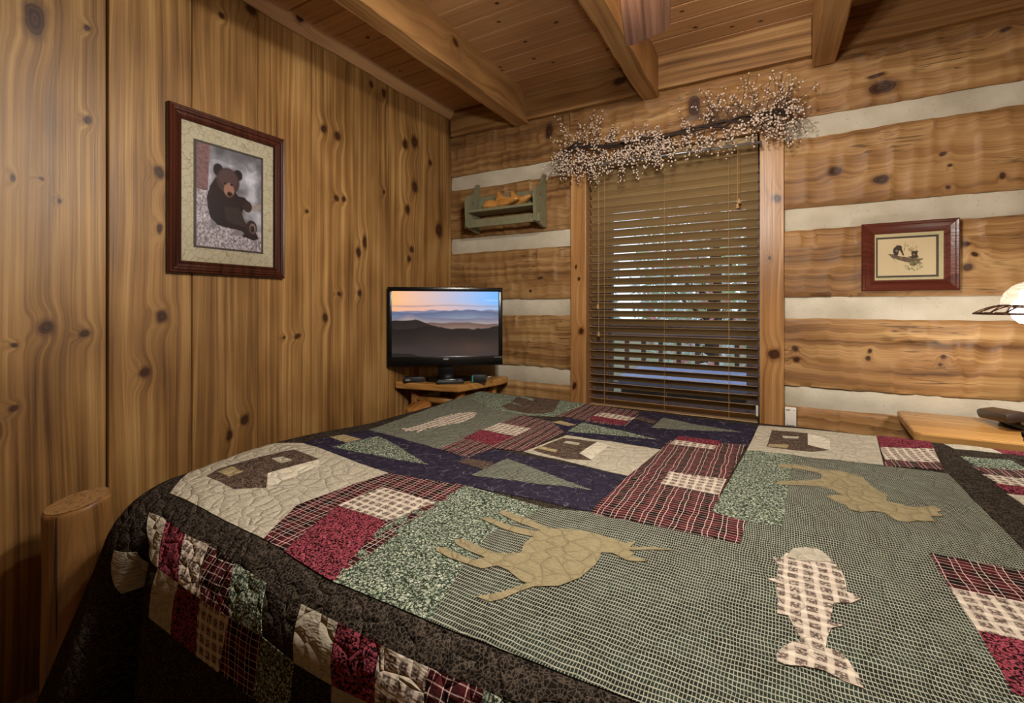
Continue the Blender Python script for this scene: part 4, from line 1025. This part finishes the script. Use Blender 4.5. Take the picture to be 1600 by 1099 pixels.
for i, (loc, rz, toe, lb) in enumerate((((-1.695, YB - .118, 1.9045), R(0), .35, 'wooden shoe last lying in front on the sage shelf'), ((-1.62, YB - .055, 1.9045), R(0), .75, 'wooden shoe last with raised toe at the back of the sage shelf'))):
    sl = thing('shoe_last', loc, lb, 'shoe last', 'shoe lasts on the sage shelf', rz)
    v_, f_ = last_mesh(.26 if i == 0 else .245, .115 if i == 0 else .125, .034, toe)
    MB().add(v_, f_).build('last_body', M_last, sl, auto=50)
    MB().lathe([(.010, .0), (.012, .002), (.006, .003), (0, .003)], 12, Matrix.Translation((.035, 0, .057 if i == 0 else .062))).build('metal_plug', M_bronze, sl)

# ------------------------------------------------------------------ corner stand, television and small devices
st = thing('corner_stand', (-1.83, 2.42, 0), 'peeled log corner stand under the television', 'table')
poly = [(-2.068, 2.145), (-1.635, 2.225), (-1.55, 2.585), (-1.56, 2.70), (-2.068, 2.71)]
m = MB().prism(poly, .728, .77); tpb = wp(m, 'stand_top', M_furn, st, bevel=.008)
for (lx, ly, rr) in ((-1.985, 2.245, .03), (-1.69, 2.315, .034), (-1.63, 2.60, .03), (-1.99, 2.64, .03)):
    wp(MB().tube([(lx, ly, 0), (lx, ly, .36), (lx, ly, .728)], [rr, rr * .96, rr], 14), 'leg', M_log, st, smooth=True)
for a, b, z in (((-1.985, 2.245), (-1.69, 2.315), .655), ((-1.69, 2.315), (-1.63, 2.60), .67), ((-1.985, 2.245), (-1.69, 2.315), .3), ((-1.69, 2.315), (-1.63, 2.60), .3), ((-1.985, 2.245), (-1.99, 2.64), .6)):
    wp(MB().tube([(*a, z), (*b, z)], .024, 12), 'rung', M_rung, st, smooth=True)

tvl, tvr = Vector((-2.062, 2.076, 0)), Vector((-1.508, 2.53, 0))
ax = (tvr - tvl); TW = ax.length; ang = math.atan2(ax.y, ax.x); mid = (tvl + tvr) / 2
tv = thing('television', (mid.x, mid.y, .77), 'black flat screen television showing a sunset over misty mountains', 'television', rz=ang)
TB, TT = .874 - .77, 1.366 - .77; hw = TW / 2
b = .026
MB().box(-hw, hw, 0, .055, TB, TT, c=.008).build('cabinet', M_black, tv, auto=40)
MB().box(-hw, hw, -.010, 0, TT - b, TT, c=.003).build('bezel_rail', M_black, tv, auto=40)
lowb = MB().box(-hw, hw, -.010, 0, TB, TB + .058, c=.003).build('bezel_rail', M_black, tv, auto=40)
for sx in (-1, 1): MB().box(min(sx * hw, sx * (hw - b)), max(sx * hw, sx * (hw - b)), -.010, 0, TB + .058, TT - b, c=.003).build('bezel_side', M_black, tv, auto=40)
MB().box(-.018, .014, -.0108, -.010, TB + .036, TB + .046).build('maker_mark', M_grey, lowb)
MB().box(hw - .055, hw - .006, -.0108, -.010, TB + .046, TB + .050).build('silver_mark', M_silver, lowb)
MB().box(-.05, .05, .015, .045, .02, TB + .02, c=.006).build('neck', M_black, tv, auto=40)
MB().prism([(.02 + .15 * math.cos(t) , .05 + .08 * math.sin(t)) for t in [2 * PI * k / 40 for k in range(40)]], .001, .022).build('base', M_black, tv, bevel=.004)
ps = Pic(200, 112, (40, 34, 34)); x_, y_ = ps.xx, ps.yy
sky = np.stack([.86 - .50 * x_ ** 1.3 + .0 * y_, .64 - .02 * x_ + .02 * y_, .42 + .48 * x_ ** .8], -1)
pinkk = np.clip(1 - abs(y_ - .27) / .12, 0, 1)[..., None] * np.clip(1.1 - .55 * x_, 0, 1)[..., None]
sky = sky * (1 - pinkk * .6) + np.array([.80, .58, .50]) * pinkk * .6
ps.a = sky
cl = np.clip(1 - abs(y_ - .225 - .008 * np.sin(x_ * 9)) / .018, 0, 1) * (.5 + .5 * ps.noise(12, 3, 2)); ps.put(cl, (128, 112, 118), .8)
ps.put(np.clip(1 - abs(y_ - .14) / .012, 0, 1) * np.clip((x_ - .84) / .06, 0, 1), (190, 200, 226), .6)
def ridge(base, amp, seed, f, col1, col2, fade):
    h_ = base + 0 * x_[0]
    rs = np.random.RandomState(seed)
    for k in range(5): h_ = h_ - amp / (k + 1) * np.sin(x_[0] * f * (k + 1) * 1.3 + rs.rand() * 6.28)
    d = (y_ - h_[None, :]); m_ = np.clip(d / .008, 0, 1); k_ = np.clip(d / fade, 0, 1)[..., None]
    c = np.array(col1) / 255 * (1 - k_) + np.array(col2) / 255 * k_
    ps.put(m_, c)
ridge(.295, .008, 3, 9, (104, 104, 128), (120, 126, 146), .15)
ridge(.325 - .05 * np.exp(-((x_[0] - .68) / .18) ** 2), .007, 5, 11, (74, 82, 112), (116, 126, 140), .14)
ridge(.40 - .055 * np.exp(-((x_[0] - .17) / .09) ** 2) + .02 * x_[0], .006, 8, 7, (92, 92, 116), (146, 134, 128), .1)
ridge(.46 + .04 * x_[0], .008, 11, 8, (86, 66, 62), (112, 90, 80), .08)
ridge(.44 + .12 * np.clip((x_[0] - .22) / .25, 0, 1) + .3 * np.clip((x_[0] - .5) / .3, 0, 1), .007, 13, 10, (28, 21, 20), (40, 31, 29), .2)
ridge(.56 + .02 * np.cos(x_[0] * 9), .009, 17, 14, (20, 15, 14), (44, 35, 32), .3)
ps.put(np.clip((y_ - .68) / .2, 0, 1) * np.clip(1 - abs(x_ - .7) / .4, 0, 1) * ps.noise(5, 6, 4), (120, 78, 58), .5)
ps.put(np.clip((y_ - .8) / .15, 0, 1), (52, 45, 45), .6)
ridge(.955 - .02 * np.clip(1 - x_[0] / .3, 0, 1) + .1 * np.clip((x_[0] - .2) / .2, 0, 1), .005, 21, 15, (26, 22, 21), (26, 22, 21), .1)
ps.mesh('screen', lambda x, y: (-hw + b + (TW - 2 * b) * x, -.004, TT - b - (TT - TB - b - .058) * y), M_screen, tv)

sb = thing('set_top_box', (-1.962, 2.205, .77), 'flat black receiver box under the left side of the television', 'receiver', rz=ang)
MB().box(-.062, .062, -.03, .035, .0, .034, c=.004).build('case', M_blackm, sb, auto=40)
MB().box(-.052, -.022, -.0306, -.030, .012, .021).build('front_mark', M_grey, sb)
rc = thing('remote_control', (-1.728, 2.268, .77), 'black remote control with grey buttons lying on the corner stand', 'remote', rz=ang + R(4))
MB().box(-.085, .085, -.022, .022, .0, .020, c=.006).build('case', M_blackm, rc, auto=40)
m = MB()
for i in range(9):
    for j in (-.010, .0, .010): m.box(-.07 + i * .012, -.063 + i * .012, j - .003, j + .003, .0195, .0215)
bt = m.build('buttons', M_grey, rc); bt['kind'] = 'stuff'
MB().box(.050, .072, -.019, .019, .0195, .022, c=.002).build('grey_key_pad', M_grey, rc)
ad = thing('adapter_box', (-1.605, 2.405, .77), 'small black adapter with a teal edge on the corner stand', 'adapter', rz=ang - R(4))
MB().box(-.045, .045, -.03, .03, .0, .050, c=.004).build('case', M_blackm, ad, auto=40)
MB().box(-.0455, -.038, -.0308, -.029, .004, .046).build('teal_edge', M_teal, ad)
MB().tube([(.045, -.02, .03), (.07, -.015, .035), (.085, .0, .025), (.09, .04, .006)], .004, 8).build('cable', M_silver, ad, smooth=True)

# ------------------------------------------------------------------ nightstand, phone, lamp, white box
ns = thing('nightstand', (.86, 2.49, 0), 'varnished pine nightstand under the log wall', 'nightstand')
m = MB().prism([(.500, 2.715), (.474, 2.30), (.490, 2.275), (1.22, 2.275), (1.22, 2.715)], .730, .768); wp(m, 'top', M_furn, ns, bevel=.008)
wp(MB().box(.56, 1.17, 2.32, 2.70, .10, .730, c=.004), 'body', M_furn, ns)
for dz in (.44, .16):
    dr = wp(MB().box(.59, 1.14, 2.305, 2.32, dz, dz + .24, c=.004), 'drawer', M_furn, ns)
    MB().lathe([(.006, 0), (.006, .012), (.016, .018), (.014, .028), (0, .03)], 14, Matrix.Translation((.865, 2.305, dz + .12)) @ Matrix.Rotation(R(90), 4, 'X')).build('knob', M_bronze, dr, smooth=True)
for lx in (.59, 1.14):
    for ly in (2.35, 2.67): wp(MB().tube([(lx, ly, 0), (lx, ly, .1)], .025, 12), 'foot', M_log, ns)
ph = thing('desk_phone', (.885, 2.56, .768), 'dark brown desk telephone on the nightstand', 'telephone', rz=R(10))
MB().prism([(-.09, 0), (.0, 0), (.09, 0), (.10, .03), (-.10, .022)], -.06, .06, Matrix(((0, 0, 1, 0), (1, 0, 0, 0), (0, 1, 0, 0), (0, 0, 0, 1)))).build('base', plain('phone_plastic', srgb(52, 40, 34), .35), ph, bevel=.006)
hs = MB().box(-.115, -.045, -.10, .10, .045, .085, c=.014, M=Matrix.Rotation(R(-12), 4, 'Y') @ Matrix.Rotation(R(-6), 4, 'X')).build('handset', bpy.data.materials['phone_plastic'], ph, auto=40)
MB().box(-.09, -.06, -.05, .05, .02, .06, c=.006).build('cradle', bpy.data.materials['phone_plastic'], ph, auto=40)
m = MB()
for i in range(4):
    for j in range(3): m.box(-.01 + j * .02, .003 + j * .02, -.075 + i * .02, -.064 + i * .02, .024, .031)
kp = m.build('keypad', M_grey, ph); kp['kind'] = 'stuff'

lp = thing('bedside_lamp', (.80, 2.30, .768), 'lit bedside lamp with pierced bronze gallery and glass dome', 'lamp')
MB().lathe([(.085, 0), (.085, .012), (.05, .03), (.018, .05), (.014, .12), (.024, .16), (.014, .2), (.012, .56), (.0, .57)], 24, Matrix.Translation((.06, .0, 0))).build('stem', M_bronze, lp, smooth=True)
m = MB(); RI, RO, zc = .085, .155, .470
m.lathe([(RI, .012), (RI + .004, .016), (RI + .008, .012), (RI + .004, .004)], 32, Matrix.Translation((0, 0, zc)))
m.lathe([(RO - .004, -.020), (RO, -.016), (RO - .004, -.012)], 32, Matrix.Translation((0, 0, zc)))
for k in range(20):
    t0 = 2 * PI * k / 20
    for s_ in (-1, 1):
        pts = []
        for i in range(6):
            f = i / 5; rr = RI + (RO - RI) * f; tt = t0 + s_ * .15 * math.sin(f * PI * .5)
            pts.append((rr * math.cos(tt), rr * math.sin(tt), zc + .012 - .030 * f ** 1.6))
        m.tube(pts, .0028, 5)
m.build('gallery_ring', M_bronze, lp, smooth=True)
def domeglass():
    n = NT('swirl_glass'); tc = n.new('ShaderNodeTexCoord').outputs['Object']
    f = n.noise(n.vm('MULTIPLY', tc, (1, 1, 4)), 14, 3, .6, 1.5)
    c = n.ramp(f, [(.35, srgb(186, 176, 160)), (.65, srgb(244, 240, 230))])
    return n.bsdf(c, .15, **{'Transmission_Weight': .55, 'Alpha': .8})
MB().lathe([(RI, .014), (.084, .035), (.074, .06), (.055, .082), (.03, .096), (.006, .1)], 28, Matrix.Translation((0, 0, zc))).build('glass_dome', domeglass(), lp, smooth=True)
def glow(name, e, c=(1, .86, .66, 1)):
    n = NT(name); return n.bsdf((.9, .9, .9, 1), .4, **{'Emission_Color': c, 'Emission_Strength': e})
blb = (-.028, -.03)
MB().lathe([(.0, -.052), (.02, -.048), (.036, -.032), (.042, -.012), (.038, .008), (.024, .026), (.014, .04), (.013, .06)], 20, Matrix.Translation((blb[0], blb[1], zc))).build('bulb', glow('bulb_glow', 14.0), lp, smooth=True)
def point(name, loc, power, rad, parent=None, col=WARM):
    d = bpy.data.lights.new(name, 'POINT'); d.energy = power; d.color = col; d.shadow_soft_size = rad
    o = bpy.data.objects.new(name, d); COL.objects.link(o); o.location = loc
    if parent: o.parent = parent
    return o
point('lamp_light', (blb[0], blb[1], zc - .085), LAMP_POWER, .03, lp)

wbx = thing('white_wall_box', (.08, YB, .636), 'small white plastic box on the log wall beside the window casing', 'wall box')
wp(MB().box(.056, .106, YB - .030, YB - .004, .637, .735, c=.004), 'case', M_white, wbx, auto=40)
wp(MB().box(.061, .080, YB - .0306, YB - .0300, .720, .724), 'print_mark', M_ink, wbx)
wp(MB().box(.092, .096, YB - .0306, YB - .0300, .720, .724), 'print_mark', M_ink, wbx)
wp(MB().box(.061, .098, YB - .0306, YB - .0300, .644, .647), 'print_mark', M_ink, wbx)

# ------------------------------------------------------------------ wooden blind
bl = thing('venetian_blind', (-.535, YB + .05, .62), 'brown wooden slat blind hanging in the window', 'blind')
by = YB + .048; TILT = R(36)
sx0, sx1 = -1.004, -.066
def slat_me():
    m = MB(); w = .031
    sec = [(-w, .0), (-w * .5, .0022), (0, .003), (w * .5, .0022), (w, 0), (w, -.0028), (w * .5, -.0006), (0, .0002), (-w * .5, -.0006), (-w, -.0028)]
    m.prism(sec, sx0, sx1, Matrix(((0, 0, 1, 0), (1, 0, 0, 0), (0, 1, 0, 0), (0, 0, 0, 1))))
    return m
first = slat_me().build('slat', M_slat, bl)
first.matrix_parent_inverse = bl.matrix_basis.inverted()
zs = [.655 + .0497 * i for i in range(30)]
for i, z in enumerate(zs):
    o = first if i == 0 else first.copy()
    if i: COL.objects.link(o)
    o.location = (0, by, z); o.rotation_euler = (-TILT + R(1.2) * nz(i * 3.3), 0, R(.12) * nz(i * 1.7))
wp(MB().box(sx0, sx1, by - .03, by + .025, 2.118, 2.158, c=.003), 'head_rail', M_slat, bl)
wp(MB().box(sx0, sx1, by - .026, by + .02, .612, .632, c=.003), 'bottom_rail', M_slat, bl)
for x in (-.905, -.545, -.205):
    for dy in (-.030, .028): wp(MB().tube([(x, by + dy, .63), (x, by + dy, 2.12)], .0011, 5), 'ladder_cord', M_cord, bl)
def tassel(x, z):
    return MB().lathe([(.002, .03), (.006, .022), (.010, .004), (.009, 0), (0, 0)], 12, Matrix.Translation((x, by - .036, z)))
for x, z, nm in ((-.945, 1.23, 'pull_cord'), (-.940, 1.06, 'pull_cord'), (-.163, 1.775, 'pull_cord'), (-.156, 1.80, 'pull_cord')):
    c_ = wp(MB().tube([(x, by - .036, 2.12), (x + .002, by - .036, (2.12 + z) / 2), (x, by - .036, z + .028)], .0012, 5), nm, M_cord, bl)
    tassel(x, z).build('tassel', M_cord, c_, smooth=True)
wp(MB().box(-.075, -.064, by - .04, by - .02, .665, .72, c=.002), 'hold_down_clip', M_white, bl)

# ------------------------------------------------------------------ curtain rod and berry garland above it
cr = thing('curtain_rod', (-.55, 2.64, 2.08), 'thin grey metal curtain rod across the window top', 'curtain rod')
wp(MB().tube([(-1.06, 2.64, 2.098), (-.045, 2.64, 2.080)], .0065, 10), 'rod', M_rod, cr, smooth=True)
for x, z in ((-1.055, 2.098), (-.05, 2.080)): wp(MB().tube([(x, 2.64, z), (x, YB - .02, z)], .006, 8), 'bracket', M_rod, cr, smooth=True)
ga = thing('berry_garland', (-.5, 2.64, 2.10), 'twig garland covered in cream berries draped over the window top', 'garland')
rg = random.Random(11)
vine = [(-1.13, 2.645, 2.215), (-1.05, 2.64, 2.235), (-.93, 2.635, 2.206), (-.80, 2.645, 2.195), (-.667, 2.63, 2.196), (-.53, 2.64, 2.192), (-.337, 2.635, 2.199), (-.22, 2.645, 2.207), (-.142, 2.63, 2.212), (.0, 2.64, 2.215), (.075, 2.64, 2.205)]
m = MB()
for q in range(4):
    m.tube([(x, y + rg.uniform(-.014, .014), z + rg.uniform(-.016, .016)) for x, y, z in vine], [rg.uniform(.004, .008) for _ in vine], 6)
for x in (-1.0, -.55, -.1): m.tube([(x, 2.64, 2.2), (x + .01, 2.645, 2.13), (x, 2.641, 2.075)], .0025, 5)
wp(m, 'vine', M_twig, ga, smooth=True)
def vpt(x):
    for a, b_ in zip(vine, vine[1:]):
        if a[0] <= x <= b_[0]:
            f = (x - a[0]) / (b_[0] - a[0]); return Vector(a).lerp(Vector(b_), f)
    return Vector(vine[-1])
tw = MB(); berries = []
def twig(p, d, L, droop, nb, r=.0014):
    pts = [p.copy()]; d = d.normalized(); n = 6
    for i in range(n):
        d = (d + Vector((rg.uniform(-.25, .25), rg.uniform(-.18, .18), rg.uniform(-.2, .2) - droop))).normalized()
        q = pts[-1] + d * (L / n)
        if q.y > YB - .03: q.y = YB - .03 - rg.random() * .01
        if q.y < 2.53: q.y = 2.53
        pts.append(q)
    tw.tube(pts, [r * (1 - .09 * i) for i in range(n + 1)], 4, False)
    for k in range(nb):
        f = (.25 + .75 * (k + rg.random()) / nb) * n; i = min(n - 1, int(f)); q = pts[i].lerp(pts[i + 1], f - i)
        o = Vector((rg.gauss(0, 1), rg.gauss(0, .7), rg.gauss(0, 1))).normalized() * rg.uniform(.006, .02)
        e = q + o
        if e.y > YB - .028: e.y = YB - .03
        tw.tube([q, e], .0008, 3, False); berries.append((e, rg.uniform(.0042, .0064)))
def cluster(x0, x1, n, dirs, L0, L1, droop, nb):
    for _ in range(n):
        p = vpt(rg.uniform(x0, x1)) + Vector((0, rg.uniform(-.015, .015), rg.uniform(-.015, .015)))
        dx, dz = dirs
        twig(p, Vector((rg.uniform(-.6, .6) + dx, rg.uniform(-.5, .35), dz + rg.uniform(-.35, .35))), rg.uniform(L0, L1), droop, nb)
cluster(-1.13, -.50, 78, (0, -.8), .10, .24, .12, 13)
cluster(-1.13, -.62, 24, (.1, .2), .06, .13, .08, 9)
cluster(-1.10, -.93, 12, (.15, 1), .12, .22, -.02, 8)
cluster(-.90, -.84, 6, (.1, 1), .10, .19, 0, 9)
cluster(-1.13, -1.05, 14, (-.5, -.6), .10, .2, .08, 9)
cluster(-.72, -.42, 28, (0, .2), .06, .12, .22, 9)
cluster(-.60, -.12, 40, (0, -.7), .07, .17, .12, 9)
cluster(-.38, .06, 34, (.0, 1), .10, .25, .02, 7)
cluster(-.12, .075, 30, (.25, .1), .08, .16, .14, 8)
cluster(-.10, .075, 26, (.5, -.6), .10, .20, .10, 7)
cluster(-.05, .06, 8, (.4, .6), .14, .22, .08, 5)
wp(tw, 'twigs', M_twig, ga)['kind'] = 'stuff'
bm = bmesh.new(); bmesh.ops.create_icosphere(bm, subdivisions=1, radius=1); bm.verts.index_update()
iv = [v.co.copy() for v in bm.verts]; jf = [tuple(v.index for v in f.verts) for f in bm.faces]; bm.free()
m = MB()
for c_, r in berries: m.add([c_ + v * r for v in iv], jf)
wp(m, 'berries', M_berry, ga, smooth=True)['kind'] = 'stuff'

# ------------------------------------------------------------------ ceiling fan with light kit
FX, FY, FZ = -.23, .912, 2.128
fan = thing('ceiling_fan', (FX, FY, FZ), 'dark wood ceiling fan whose blade shows beside the middle beam', 'ceiling fan')
MB().lathe([(.0, .545), (.07, .545), (.075, .52), (.05, .48), (.016, .465), (.014, .16), (.05, .14), (.12, .11), (.14, .05), (.13, -.01), (.07, -.03), (.06, -.07), (.03, -.085), (0, -.085)], 32).build('motor_housing', M_bronze, fan, smooth=True)
a0 = math.atan2(.98, -.20)
blade_poly = [(.15, -.055), (.27, -.066), (.42, -.072), (.597, -.072), (.615, -.066), (.624, -.05), (.624, .05), (.615, .066), (.597, .072), (.42, .072), (.27, .066), (.15, .055)]
for k in range(5):
    a = a0 + 2 * PI * k / 5
    Mx = Matrix.Rotation(a, 4, 'Z') @ Matrix.Rotation(R(-13), 4, 'X')
    bd = MB().prism([(y, x) for x, y in blade_poly], -.004, .004).build('blade', M_blade, fan, bevel=.0015)
    bd.matrix_local = Mx @ Matrix.Rotation(R(-90), 4, 'Z') @ Matrix.Diagonal((-1, 1, 1, 1)) if False else Matrix.Rotation(a - PI / 2, 4, 'Z') @ Matrix.Rotation(R(-15), 4, 'Y')
    MB().box(-.02, .02, .10, .24, .005, .010, c=.002).build('blade_iron', M_bronze, bd)
def shade_glass():
    n = NT('frosted_shade'); return n.bsdf((.95, .9, .82, 1), .5, **{'Emission_Color': (1, .82, .58, 1), 'Emission_Strength': 2.5})
sg = shade_glass()
for k in range(3):
    a = R(30) + 2 * PI * k / 3; cx, cy = .11 * math.cos(a), .11 * math.sin(a)
    MB().tube([(.04 * math.cos(a), .04 * math.sin(a), -.06), (.08 * math.cos(a), .08 * math.sin(a), -.062), (cx, cy, -.062)], .008, 8).build('lamp_arm', M_bronze, fan, smooth=True)
    MB().lathe([(.018, -.055), (.03, -.07), (.042, -.10), (.056, -.13)], 20, Matrix.Translation((cx, cy, 0))).build('glass_shade', sg, fan, smooth=True)
    point('fan_light', (cx, cy, -.150), FAN_POWER, .045, fan)

MB().lathe([(.05, .215), (.075, .205), (.085, .185), (.075, .165), (.05, .155), (.02, .16)], 24).build('added_glow_ring', sg, fan, smooth=True)  # glowing ring added to go with the extra uplight
point('added_uplight', (0, 0, .29), UP_POWER, .07, fan)  # added light: lifts the ceiling and fills the room by bounce

# ------------------------------------------------------------------ porch and trees outside the window
M_deck = wood('porch_deck_board', srgb(92, 84, 88), srgb(124, 116, 122), srgb(146, 138, 146), X, Y, Z, rough=.7)
M_rail = wood('porch_rail_wood', srgb(70, 48, 44), srgb(96, 70, 62), srgb(120, 92, 80), X, Z, Y, rough=.7)
dk_ = MB().box(-4, 3, YB + .25, 4.35, .28, .32).build('porch_deck', M_dark); tag(dk_, 'weathered porch deck outside the window', 'porch deck', kind='structure')
for i in range(10): MB().box(-4, 3, YB + .255 + i * .14, YB + .39 + i * .14, .32, .345).build('deck_board', M_deck, dk_)
rl = thing('porch_railing', (-.6, 4.28, .345), 'brown wooden porch railing seen through the blind slats', 'railing')
wp(MB().box(-3.5, 2.5, 4.23, 4.33, .955, .995, c=.004), 'top_rail', M_rail, rl); wp(MB().box(-3.5, 2.5, 4.26, 4.30, .47, .53, c=.004), 'bottom_rail', M_rail, rl)
for i in range(24): wp(MB().box(-2.6 + i * .155, -2.565 + i * .155, 4.262, 4.298, .53, .955), 'baluster', M_rail, rl)
for x in (-2.7, -.05 + 1.2): wp(MB().box(x - .05, x + .05, 4.23, 4.33, .345, 1.1), 'newel_post', M_rail, rl)
tb = thing('porch_tub', (.0, 3.72, .345), 'dark porch tub with a flat blue grey cover outside the window', 'tub')
wp(MB().box(-.98, .9, 3.35, 4.1, .345, .66, c=.02), 'tub_shell', plain('tub_shell_panel', srgb(44, 38, 40), .6), tb)
wp(MB().box(-1.0, .92, 3.33, 4.12, .66, .735, c=.02), 'tub_cover', speck('vinyl_cover', srgb(120, 126, 158), srgb(104, 110, 146), 30, .5), tb)
gd = MB().box(-25, 25, 4.4, 40, -1.2, -1.0).build('ground', speck('woodland_ground', srgb(92, 84, 60), srgb(120, 112, 78), 3, .95)); tag(gd, 'leafy woodland ground beyond the porch', 'ground', kind='structure')
def tree(x, y, h, cr_, cz, n, pal, label, seed):
    t = thing('tree', (x, y, -1.0), label, 'tree', 'trees beyond the porch')
    r_ = random.Random(seed)
    m = MB(); pts = [(x + .15 * nz(k * .7, seed), y, -1.0 + h * k / 6) for k in range(7)]; m.tube(pts, [.12 - .013 * k for k in range(7)], 8)
    for k in range(7):
        a = r_.uniform(0, 6.28); z = -1 + h * r_.uniform(.3, .9); m.tube([(x, y, z), (x + cr_ * .6 * math.cos(a), y + cr_ * .6 * math.sin(a), z + .4)], [.04, .012], 5)
    wp(m, 'trunk', M_twig, t, smooth=True)
    for ci, col in enumerate(pal):
        vs = []; fs = []
        for _ in range(n // len(pal)):
            while True:
                q = Vector((r_.uniform(-1, 1), r_.uniform(-1, 1), r_.uniform(-1, 1)))
                if .3 < q.length < 1: break
            c = Vector((x + q.x * cr_, y + q.y * cr_, cz + q.z * h * .45)); a = Vector((r_.gauss(0, 1), r_.gauss(0, 1), r_.gauss(0, 1))).normalized(); b2 = a.orthogonal().normalized(); s_ = r_.uniform(.05, .11)
            k = len(vs); vs += [c - a * s_, c + b2 * s_ * .5, c + a * s_, c - b2 * s_ * .5]; fs.append((k, k + 1, k + 2, k + 3))
        me = bpy.data.meshes.new('foliage'); me.from_pydata([tuple(v) for v in vs], [], fs)
        o = link_mesh('foliage', me, col, t); o.matrix_parent_inverse = t.matrix_basis.inverted(); o['kind'] = 'stuff'
def leafmat(name, c1, c2):
    n = NT(name); tc = n.new('ShaderNodeTexCoord').outputs['Object']; c = n.mix(n.step(n.noise(tc, 9, 1), .3, .7), c1, c2)
    d = n.new('ShaderNodeBsdfDiffuse', {}, {0: c}); t = n.new('ShaderNodeBsdfTranslucent', {}, {0: c})
    m_ = n.new('ShaderNodeMixShader', {}, {0: .5, 1: d.outputs[0], 2: t.outputs[0]}); n.t.links.new(m_.outputs[0], n.out.inputs[0]); return n.m
lf = [leafmat('leaf_green', srgb(150, 178, 130), srgb(190, 206, 166)), leafmat('leaf_rust', srgb(206, 130, 130), srgb(220, 170, 164)), leafmat('leaf_silver', srgb(206, 216, 214), srgb(226, 230, 228)), leafmat('leaf_yellow', srgb(190, 176, 90), srgb(160, 150, 70))]
for i, (x, y, h, c_, cz, n, pal, lb) in enumerate([
    (-2.9, 6.0, 4.6, 1.1, 1.4, 4000, [0, 2], 'silvery green tree beyond the left end of the porch railing'),
    (-.7, 7.0, 5.0, 1.1, 1.5, 1300, [0, 1, 2], 'tree with green and rust leaves straight beyond the porch tub'),
    (1.5, 6.2, 4.4, 1.1, 1.3, 1100, [2, 1], 'rust and silver leaved tree beyond the right of the porch'),
    (-5.2, 10.5, 6.0, 1.9, 1.8, 4500, [0, 3], 'yellow green tree farthest left beyond the porch'),
    (-1.5, 12.0, 6.5, 1.7, 2.0, 5000, [2, 0], 'tall pale tree farthest away beyond the porch'),
    (2.4, 11.0, 6.0, 1.9, 1.8, 4500, [0, 1], 'broad green tree farthest right beyond the porch')]):
    tree(x, y, h, c_, cz, n, [lf[q] for q in pal], lb, i + 3)
